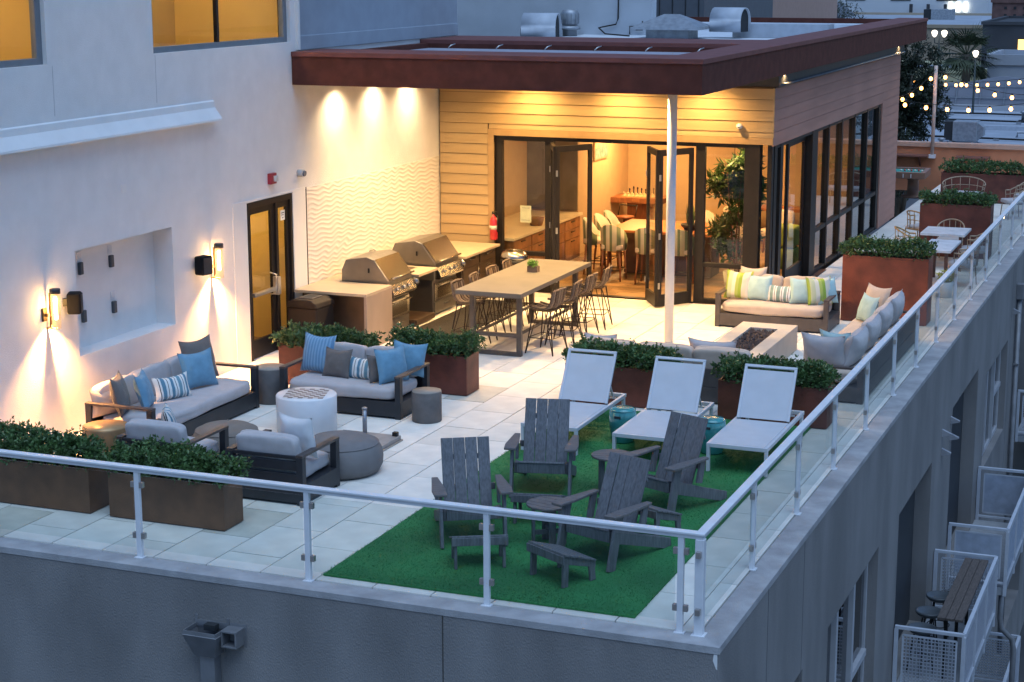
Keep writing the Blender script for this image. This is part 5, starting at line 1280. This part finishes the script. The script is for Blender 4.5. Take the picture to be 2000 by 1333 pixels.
for i in range(7):
    b = MB().lathe([(0,0)]+[(.03*math.sin(math.pi*k/8),.03-.03*math.cos(math.pi*k/8)) for k in range(1,8)]+[(0,.06)], n=12).build('pool_ball', M('ball_red', (.55,.10,.08), .15) if i % 2 else M('ball_white', (.7,.62,.55), .15))
    b.location = (-4.02+.09*i,32.72+.03*(i % 3),.681); tag(b, 'glossy %s pool ball in the row on the turquoise cloth' % ('red' if i % 2 else 'cream'), 'ball', '%s pool balls' % ('red' if i % 2 else 'cream'))
rat = M('rattan', (.34,.25,.17), .7, var=.2, vs=20); rat_o = M('honey_rattan', (.42,.24,.09), .7, var=.2, vs=20)
def rattan_chair(label, x, y, rz, mat, w_=.56, seat_m=None, name='rattan_chair', cat='chair'):
    """open-weave tub chair facing local -y"""
    t = thing(name, label, cat, (x,y,0), rz)
    W2 = w_/2
    def arc(z, rx_, ry_, a0=-25, a1=205, n=18): return [(rx_*math.cos(R(a0+(a1-a0)*k/n)), ry_*math.sin(R(a0+(a1-a0)*k/n))-.0, z+.0) for k in range(n+1)]
    top = [(p[0],p[1],.66+.16*max(0,p[1]/.30)) for p in arc(0,W2,.30)]; mid = [(p[0]*.96,p[1]*.96,.56+.06*max(0,p[1]/.3)) for p in arc(0,W2,.30)]; bot = [(p[0]*.92,p[1]*.92,.42) for p in arc(0,W2,.30)]
    MB().tube(top, .016, 7).build('top_rail', mat, t); MB().tube(mid, .009, 6).build('mid_rail', mat, t); MB().tube(bot, .012, 6).build('lower_rail', mat, t)
    for k in range(0,19,2): MB().tube([bot[k],top[k]], .008, 5).build('spindle', mat, t)
    for sx in (-1,1):
        for sy in (-1,1): MB().tube([(sx*W2*.85,sy*.24,0),(sx*W2*.8,sy*.2,.42)], .014, 6).build('leg', mat, t)
    cushion_mb(w_*.9,.50,.10,.2,6).build('seat_cushion', seat_m or grey_c, t, loc=(0,-.02,.38))
    return t
rattan_chair('honey rattan chair at the walkway side of the white dining tables',-1.92,21.55,R(100),rat_o)
rattan_chair('pale rattan chair between the white table and the tall planter',-1.28,22.75,0,rat)
rattan_chair('pale rattan chair at the railing side of the farther white table',-.62,21.6,R(-88),rat)
rattan_chair('pale rattan chair at the railing side of the nearer white table',-.60,19.75,R(-92),rat)
rattan_chair('wide pale rattan settee between the tall planter and the end hedge',-2.10,30.6,R(3),rat,1.05,name='rattan_settee',cat='settee')
rattan_chair('pale rattan chair facing the far railing, beyond the second tall planter',-.75,29.6,R(-60),rat)
rattan_chair('pale rattan chair beside the end hedge, nearest the far railing corner',-.55,30.7,R(-35),rat)
rattan_chair('honey rattan chair half behind the second tall planter',-2.15,24.3,R(150),rat_o)
def white_table(label, x0,x1,y0,y1):
    t = thing('dining_table', label, 'table', ((x0+x1)/2,(y0+y1)/2,0)); a, b = (x1-x0)/2, (y1-y0)/2
    box(-a,a,-b,b,.70,.75).build('tabletop', M('white_laminate', (.62,.63,.65), .4), t, .004)
    for sx in (-1,1):
        for sy in (-1,1): box(sx*(a-.09)-.03,sx*(a-.09)+.03,sy*(b-.09)-.03,sy*(b-.09)+.03,0,.70).build('leg', M('red_brown_leg', (.10,.045,.035), .5), t)
white_table('white square dining table beside the second tall planter',-1.68,-.80,21.35,22.35); white_table('white square dining table beside the first tall planter',-1.34,-.76,19.2,20.6)
yl = thing('yellow_pot', 'small yellow-green potted plant beside the glass railing', 'plant', (-.72,18.4,0))
MB().lathe([(.12,0),(.16,.3),(.14,.3),(0,.27)], n=16).build('pot', drum_w, yl); o = mesh_raw(leaf_cloud(180,(0,0,.48),(.18,.18,.2),.09,77), 'foliage', M('yellow_leaf', (.30,.28,.03), .5, var=.3), yl); o['kind'] = 'stuff'
# ------------------------------------------------------------------ festoon lights
fest = thing('festoon_pole', 'pale pole carrying the festoon lights at the far end wall', 'pole', (-3.80,36.45,0))
MB().tube([(0,0,.70),(0,0,3.25)], .05, 12).build('pole', M('pole_paint', (.55,.42,.36), .6), fest); box(-.09,.09,-.05,.12,.66,.76).build('bracket', rail_w, fest)
def bulb_parts(parent, p, s=1.0):
    s *= 1.1
    b = MB().lathe([(0,-.10*s),(.030*s,-.09*s),(.045*s,-.055*s),(.035*s,-.015*s),(.018*s,.0),(0,.0)], n=12).build('bulb', emit('bulb_glow', (1,.44,.11), 4.0), parent); b.location = p
    k = MB().lathe([(.02*s,0),(.02*s,.05*s),(0,.055*s)], n=8).build('socket', black_m, parent); k.location = p
def festoon(label, a, b, sag, n, s=1.0, power=3.6, lights=True):
    a = Vector(a); b = Vector(b); t = thing('festoon_string', label, 'string lights', tuple(a))
    pts = []
    for i in range(25):
        u = i/24; q = a.lerp(b,u); q.z -= sag*4*u*(1-u); pts.append(q-a)
    MB().tube(pts, .008*s, 5).build('wire', black_m, t)
    for i in range(n):
        u = (i+.5)/n; q = a.lerp(b,u)-a; q.z -= sag*4*u*(1-u); q.z -= .05*s
        bulb_parts(t, q, s)
        if lights: lamp('bulb_light', 'POINT', q-Vector((0,0,.06*s)), power, (1,.55,.22), .05, parent=t)
festoon('festoon string sagging from the pole towards the far railing',(-3.75,36.4,3.15),(1.2,33.0,3.2),.55,10)
festoon('festoon string sagging from the lounge corner to the pole',(-5.2,34.2,2.7),(-3.8,36.4,3.15),.45,7)
festoon('festoon string crossing nearer the lounge, over the rattan settee',(-4.6,31.5,2.75),(1.0,33.5,2.95),.38,11)
festoon('distant festoon string stretched between the palm and the street',(-11.2,66,1.3),(-4.0,66,1.2),.35,16,1.3,0,False)

# ------------------------------------------------------------------ the town beyond
asph = M('asphalt', (.05,.05,.052), .9, var=.2, vs=.4)
gr = struct(MB().add([(-900,-300,-10.5),(900,-300,-10.5),(900,1800,-10.5),(-900,1800,-10.5)], [(0,1,2,3)]).build('ground', asph))
cool_w = M('pale_wall', (.36,.37,.40), .85, var=.06, vs=.6); tan_w = M('tan_wall', (.40,.31,.22), .85, var=.06, vs=.5); roof_b = M('pale_roof', (.30,.33,.38), .8, var=.12, vs=.5)
dark_w = M('dark_cladding', (.05,.05,.055), .8, var=.15, vs=.7); cream_w = M('cream_wall', (.62,.56,.34), .8, var=.05)
def building(name, label, x0,x1,y0,y1,z1, wall, roof, par=.5, z0=-10.5):
    t = thing(name, label, 'building', ((x0+x1)/2,(y0+y1)/2,z0)); a, b = (x1-x0)/2, (y1-y0)/2; h = z1-z0
    box(-a,a,-b,b,0,h-par).build('wall', wall, t)
    MB().box(-a-.1,a+.1,-b-.1,-b+.2,h-par,h).box(-a-.1,a+.1,b-.2,b+.1,h-par,h).box(-a-.1,-a+.2,-b+.2,b-.2,h-par,h).box(a-.2,a+.1,-b+.2,b-.2,h-par,h).build('parapet', wall, t)
    box(-a+.2,a-.2,-b+.2,b-.2,h-par,h-par+.05).build('roof', roof, t)
    return t
nb = building('neighbour_building','flat pale-roofed building right behind the terracotta wall',-18,4,60,87.4,-1.7,cool_w,roof_b,.35)
ac = thing('rooftop_unit', 'boxy rooftop air conditioner on the pale flat roof', 'air conditioner', (-7.1,68.6,-2.0))
box(-.62,.45,-.55,.55,.12,1.0).build('casing', galv, ac, .02); box(-1.0,-.62,-.5,.5,.15,.98).build('coil_grille', dark_room, ac)
for x in (-.7,.3): box(x-.08,x+.08,-.6,.6,0,.12).build('foot', galv, ac)
MB().prism([(.45,.2),(.72,.35),(.72,.75),(.45,.95)], -.35, .35, 'y').build('hood', galv, ac)
for i, (x,y,L) in enumerate(((-10.4,71,1.3),(-4.2,72,2.2))):
    t = thing('roof_pipe', ['low white pipe run near the boxy rooftop unit, on the lounge side','low white pipe run near the boxy rooftop unit, on the street side'][i], 'pipe', (x,y,-2.0)); MB().tube([(-L/2,0,.0),(-L/2,0,.25),(L/2,0,.25),(L/2,0,0)], .06, 8).build('pipe', white_hood, t)
for i, (y,L0,L1) in enumerate(((66.0,-13,2),(75.5,-14,1))): tag(box(L0,L1,y-.12,y+.12,-2.0,-1.78).build('roof_curb', white_hood), 'long low white roof curb on the pale flat roof, %s the rooftop unit' % ('in front of' if i == 0 else 'behind'), 'curb')
rr_ = random.Random(61)
for i in range(7):
    x, y = -13+i*1.75, (63.5,70.5,78.5,65.0,81.0,73.5,68.0)[i]; t = thing('roof_vent_pipe', 'small grey vent pipe standing on the pale flat roof', 'vent', (x,y,-2.0), group='vent pipes on the pale flat roof')
    MB().lathe([(.09,0),(.09,.42),(.17,.44),(.17,.52),(0,.56)], n=12).build('pipe', galv, t); box(-.22,.22,-.22,.22,0,.06).build('flashing', dark_room, t)
for i, (y, h_) in enumerate(((63.0,.16),(70.0,.10),(79.0,.14),(83.5,.12))):
    t = thing('roof_conduit', ['dark conduit crossing the pale flat roof, first behind the terracotta wall','dark conduit crossing the pale flat roof beside the rooftop unit','dark conduit crossing the pale flat roof behind the rooftop unit','dark conduit crossing the pale flat roof in front of the screen wall'][i], 'conduit', (-6,y,-2.0))
    MB().tube([(-9,0,h_),(-2,.3,h_),(2,-.2,h_),(9,.1,h_)], .05, 6).build('conduit', black_m, t)  # dark lines added to stand for seams and parapet shadows
    for k in range(5): box(-.12,.12,-.1,.1,0,h_).build('block', galv, t, loc=(-8+4*k,0,0))
scr = thing('screen_wall', 'pale curved-top screen wall with thin posts along the back of the pale roof', 'wall', (-8,87.6,-2.1))
n = 24; pts = [(-5.5+11.5*k/n, 1.55+.42*math.exp(-((-5.5+11.5*k/n-.2)/1.5)**2)) for k in range(n+1)]
MB().prism([(-5.5,0)]+pts+[(6,0)], -.1, .1, 'y').build('panel', M('screen_fabric', (.24,.245,.28), .85, var=.06, vs=.8), scr)
for k in range(9): MB().bar((-5+1.3*k,-.14,0),(-5+1.3*k+.12,-.14,1.75),.05,.05).build('post', galv, scr)
MB().bar((-5.5,-.13,.78),(6,-.13,.78),.06,.05).bar((-5.5,-.13,1.42),(6,-.13,1.42),.05,.04).build('rail', galv, scr)
# palm and trees
frond = M('palm_frond', (.045,.060,.028), .6, var=.3, vs=2, trans=.1); bark = M('palm_bark', (.10,.08,.06), .9, bump=.5, bs=20)
pal = thing('palm_tree', 'fan palm with drooping fronds rising beyond the pale flat roof', 'palm tree', (-10.3,90.5,-10.5))
MB().tube([(0,0,0),(.1,0,6),(0,0,11.4)], [.32,.26,.24], 12).build('trunk', bark, pal)
rq = random.Random(31)
for i in range(44):
    a = rq.uniform(0,6.283); el = rq.uniform(-.95,1.2); L = rq.uniform(1.5,2.1); o0 = Vector((0,0,11.35))
    d = Vector((math.cos(a)*math.cos(el), math.sin(a)*math.cos(el), math.sin(el)))
    mb = MB(); end = o0+d*L*.5; mb.tube([o0,end],.02,4,cap=False)
    side = d.cross(Vector((0,0,1))); side = side.normalized() if side.length > .1 else Vector((1,0,0)); nn = side.cross(d)
    for k in range(13):
        t_ = R(-75+150*k/12); dd = (d*math.cos(t_)+side*math.sin(t_)).normalized(); tip = end+dd*L*.62*rq.uniform(.8,1.1)+Vector((0,0,-.22*abs(math.sin(t_))-.12)); wv = nn*.01+dd.cross(nn).normalized()*.045
        m_ = end+dd*L*.3
        mb.add([end, m_+wv, tip, m_-wv], [(0,1,2,3)])
    o = mesh_raw(mb, 'frond', frond, pal)
tleaf = M('street_tree_leaf', (.018,.028,.012), .6, var=.4, vs=1.5, trans=.1)
def tree(label, x, y, zg, zc, rx_, ry_, rz_, n, seed, size):
    t = thing('street_tree', label, 'tree', (x,y,zg)); h = zc-zg
    MB().tube([(0,0,0),(.1,0,h*.5),(0,.1,h)], [.28,.2,.1], 8).build('trunk', bark, t)
    rr = random.Random(seed)
    for i in range(5):
        a = i*1.26+rr.random(); MB().tube([(0,0,h*.75),(rx_*.5*math.cos(a),ry_*.5*math.sin(a),h+rz_*.3)], [.1,.04], 6).build('limb', bark, t)
    o = mesh_raw(leaf_cloud(n,(0,0,h),(rx_,ry_,rz_),size,seed), 'crown', tleaf, t); o['kind'] = 'stuff'
tree('dark leafy street tree behind the far corner of the lounge',-8.4,60-2,-10.5,.9,2.0,1.7,2.6,24000,51,.17)
tree('dark evergreen tree rising beyond the far edge of the lounge roof',-27,135,-10.5,.6,2.6,2.5,2.6,4000,52,.25)
tree('small dark palm-like tree just behind the lounge side wall',-5.4,40.5,-10.5,-.1,.9,.9,1.3,2500,53,.12)
# street lamps
lampost = M('lamp_iron', (.02,.03,.03), .5, .4)
def street_lamp(label, x, y, z, n):
    t = thing('street_lamp', label, 'street lamp', (x,y,-10.5)); h = z+10.5
    MB().tube([(0,0,0),(0,0,h-.1)], [.09,.05], 8).build('post', lampost, t)
    for i in range(n):
        dx = 0 if n == 1 else (-.26,.26)[i]
        if n > 1: MB().tube([(0,0,h-.55),(dx*.9,0,h-.5),(dx,0,h-.2)], .03, 6).build('arm', lampost, t)
        MB().lathe([(.04,-.18),(.11,-.10),(.16,.05),(.15,.12),(.07,.18),(0,.19)], n=14).build('globe', emit('globe_glow', (1,.88,.74), 1.3), t, loc=(dx,0,h))
        lamp('globe_light', 'POINT', (dx,0,h), 14, (1,.92,.82), .15, parent=t)
street_lamp('twin-globe street lamp beyond the lounge roof corner',-11.05,85,2.25,2); street_lamp('single-globe street lamp beside the palm',-9.08,85,1.2,1); street_lamp('single-globe street lamp beyond the pink building',-34.5,150,2.9,1)
# further buildings
building('cream_building','cream-walled low building lit by the street lamps',-16,-9.1,95,103,-.15,cream_w,roof_b,.3)
building('tan_building','long tan building with a pale flat roof beyond the street lamps',-30,-11.7,120,150,1.55,tan_w,roof_b,.25)
t = thing('roof_unit', 'small rooftop unit on the long tan building', 'air conditioner', (-18.8,138,1.3)); box(-.9,.9,-.6,.6,0,.9).build('casing', galv, t, .03); box(-1.5,-.9,-.55,.55,.05,.88).build('grille', dark_room, t)
dk = building('dark_building','dark-clad building with one lit window behind the palm',-10.7,2,100,112,2.45,dark_w,dark_w,.2)
def far_window(parent, x, z, w_, h_, yface, mat):
    o = box(x-w_/2,x+w_/2,yface-.06,yface-.02,z,z+h_).build('window', mat, parent); return o
far_window(dk, -8.25+4.35, 11.0+.0, .55, .88, -6.0, emit('lit_far_window', (1,.55,.16), 1.1))
bo = box(-8.25+4.35-.31,-8.25+4.35+.31,-6.02,-6.0,10.95,11.95).build('window_frame', lampost, dk)
bk = building('brick_block','brown block with a perforated brick parapet above the dark building',-11.8,4,113,125,3.6,M('brick_brown', (.16,.085,.075), .85, var=.2, vs=2),roof_b,.3)
for r in range(3):
    for c in range(9): box(-.09,.09,-.03,.0,-.09,.09).build('perforation', dark_room, bk, loc=(-7.0+c*.62,-6.0,12.95+.5*r))
wl = building('white_low_building','low white-walled roof edge below the dark building',-9.3,4,92,98,.85,cool_w,roof_b,.6)
wb2 = building('white_far_building','distant white building with small dark windows beyond the tan roof',-42,-18,160,172,9,M('far_white_wall', (.62,.63,.66), .85, var=.05, vs=.4),roof_b,.4)
for i in range(5):
    far_window(wb2, -9+i*4.3, 12.9, 1.9, 1.0, -6.0, dark_room)
for i in range(3): box(-.14,.14,-.14,.14,9,12.6).build('pillar', dark_w, wb2, loc=(5+i*1.6,-6.6,0))
for i in range(3): far_window(wb2, 8.6+i*.7, 11.9, .35, .9, -6.2, emit('shop_glow', (.95,1,.9), 1.6))
pk = building('pink_building','pink rendered building with tall pilasters behind the lounge roof',-17,-11.5,45,60,8,M('pink_render', (.42,.27,.22), .85, var=.04),roof_b,.3)
for x in (-1.5,.2,1.9): box(x-.28,x+.28,-7.72,-7.5,8,18).build('pilaster', M('pink_pale', (.50,.36,.31), .85), pk)
gw = building('grey_annex','dark grey panelled annex rising behind the lounge roof vents',-11.7,-9.85,34,42,8,M('grey_panel', (.10,.11,.13), .7, var=.06),roof_b,.3)
for k in range(5): box(-.012,.012,-4.02,-4.0,12,18.4).build('panel_joint', dark_room, gw, loc=(-.75+.38*k,0,0))
tl = thing('tile_roof_house', 'house with a grey tiled hip roof beyond the lounge roof', 'house', (-31,142,-10.5))
box(-4,3.5,-3,3,0,11.4).build('wall', cream_w, tl)
MB().prism([(-4.6,11.4),(4.2,11.4),(2.2,13.0),(-2.6,13.0)], -3.5, 3.5, 'y').build('roof', M('grey_tile', (.10,.11,.13), .8, bump=.5, bs=3), tl)
for j in range(3):
    for i in range(12): MB().tube([(-4.0+.22*j+i*(.66-.02*j),-3.56,11.5+j*.45),(-4.0+.22*j+i*(.66-.02*j),-3.56,11.88+j*.45)], .16, 6).build('roof_tile', M('grey_tile2', (.13,.14,.17), .8), tl)
# row of buildings past these so that roofs, not emptiness, close the view
for i, (x0,x1,y,z,m_) in enumerate(((-120,-60,190,1.0,cool_w),(-58,-20,240,0.2,tan_w),(-18,30,200,1.2,cool_w),(32,110,230,.5,tan_w))):
    building('distant_block', ['wide pale block in the distance behind the white building wall','wide tan block in the distance behind the white far building','wide pale block in the distance behind the brick block','wide tan block in the distance past the terrace railing'][i], x0,x1,y,y+25,z+5,m_,roof_b,.4)
# ------------------------------------------------------------------ balconies on the side wall
mesh_m = M('mesh_metal', (.46,.48,.54), .45, .4, var=.06); bal_m = M('balcony_paint', (.50,.52,.57), .45, .2, var=.05)
def balcony(label, y0, y1, ztop, solid=False, depth=1.0):
    t = thing('balcony', label, 'balcony', (0,(y0+y1)/2,ztop-1.05)); h = (y1-y0)/2
    box(.0,depth,-h,h,-.14,0).build('slab', M('balcony_slab', (.26,.27,.29), .8, var=.1), t, .004)
    for (a,b) in (((0.02,-h,1.03),(depth,-h,1.03)),((depth,-h,1.03),(depth,h,1.03)),((depth,h,1.03),(0.02,h,1.03))):
        MB().bar(a,b,.055,.05).build('top_rail', bal_m, t, .004)
        MB().bar((a[0],a[1],.08),(b[0],b[1],.08),.04,.04).build('bottom_rail', bal_m, t, .003)
    for (x,y) in ((.04,-h),(depth,-h),(depth,-h/3),(depth,h/3),(depth,h),(.04,h)): box(x-.028,x+.028,y-.028,y+.028,-.14,1.005).build('post', bal_m, t, .003)
    def mesh_panel(a, b, n_, m_):
        a = Vector(a); b = Vector(b); d = (b-a).normalized(); up = Vector((0,0,1))
        mb = MB(); z0, z1 = .16, .92
        o = MB().bar(a+up*z0,b+up*z0,.02,.025).bar(a+up*z1,b+up*z1,.02,.025).bar(a+up*z0,a+up*z1,.02,.025,up=d).bar(b+up*z0,b+up*z1,.02,.025,up=d).build('panel_frame', bal_m, t)
        if solid:
            q = MB().bar(a+up*(z0+z1)/2, b+up*(z0+z1)/2, .012, z1-z0-.03).build('sheet', M('perforated_sheet', (.36,.40,.48), .6, .2, bump=.6, bs=120), o); return
        for k in range(1,n_): mb.bar(a.lerp(b,k/n_)+up*z0, a.lerp(b,k/n_)+up*z1, .012,.012,up=d)
        for k in range(1,m_): mb.bar(a+up*(z0+(z1-z0)*k/m_), b+up*(z0+(z1-z0)*k/m_), .012,.012)
        q = mb.build('wire_mesh', mesh_m, o); q['kind'] = 'stuff'
    mesh_panel((.14,-h,0),(depth-.10,-h,0),15,14); mesh_panel((.14,h,0),(depth-.10,h,0),15,14)
    for k in range(3):
        a0 = -h+2*h*k/3+.06; a1 = -h+2*h*(k+1)/3-.06; mesh_panel((depth,a0,0),(depth,a1,0),16,14)
    return t
balcony('metal mesh balcony with a wooden drinks counter below the side railing',9.79,13.47,-3.28)
balcony('balcony with solid perforated side panels between the two side wall doors',15.0,18.75,-3.28,True)
balcony('mesh balcony one storey lower, below the balcony with the drinks counter',14.6,18.2,-6.35)
balcony('far mesh balcony past the corner downpipe',25.3,28.6,-3.25)
dc = thing('drinks_counter', 'long dark wooden counter along the mesh balcony rail', 'counter', (.73,11.82,-4.33))
wd = M('weathered_counter', (.085,.065,.055), .7, var=.3, vs=8, stretch=(6,1,6))
for i in range(3): box(-.20+i*.125,-.20+i*.125+.118,-1.45,1.45,1.0,1.04).build('plank', wd, dc, .004)
for y in (-1.2,0,1.2): MB().bar((-.1,y,0),(-.1,y,1.0),.05,.05).bar((-.1,y,.97),(.15,y,.97),.04,.05).build('bracket', black_m, dc)
def tub_stool():
    t = thing('balcony_stool', '', 'stool')
    MB().lathe([(0,.66),(.17,.66),(.205,.70),(.21,.73),(.19,.735),(.15,.705),(0,.70)], n=24).build('seat', M('dark_shell', (.07,.08,.09), .35, var=.1), t)
    for k in range(4):
        a = R(45+90*k); MB().tube([(.2*math.cos(a),.2*math.sin(a),0),(.1*math.cos(a),.1*math.sin(a),.67)], .013, 6).build('leg', black_m, t)
    MB().tube([(.17*math.cos(R(45+15*k)),.17*math.sin(R(45+15*k)),.25) for k in range(25)], .009, 5, cap=False).build('foot_ring', black_m, t)
    return t
ts = tub_stool(); ts.location = (.30,12.20,-4.33); ts['label'] = 'dark round balcony stool farthest under the drinks counter, by the wall lamp'; ts['group'] = 'balcony stools'
dup(ts,(.26,11.45,-4.33),R(20),'dark round balcony stool in the middle of the drinks counter','balcony stools'); dup(ts,(.27,10.70,-4.33),R(50),'dark round balcony stool at the near mesh panel of the drinks counter','balcony stools')
cp = thing('drain_pipe', 'grey bent drain pipe dropping from the solid-panel balcony', 'pipe', (.93,15.25,-4.4))
MB().tube([(0,0,0),(0,0,-.55),(.02,0,-.75),(.20,.1,-.95),(.24,.12,-1.15),(.24,.12,-4.5)], .05, 10).build('pipe', metal_g, cp)
cwl = thing('courtyard_wall', 'dark facing wall across the gap beyond the balconies', 'wall', (9.2,30,-10.5))
box(-4.5,9,0,.4,0,10.1).build('wall', M('dark_court_wall', (.055,.05,.05), .85, var=.12), cwl)
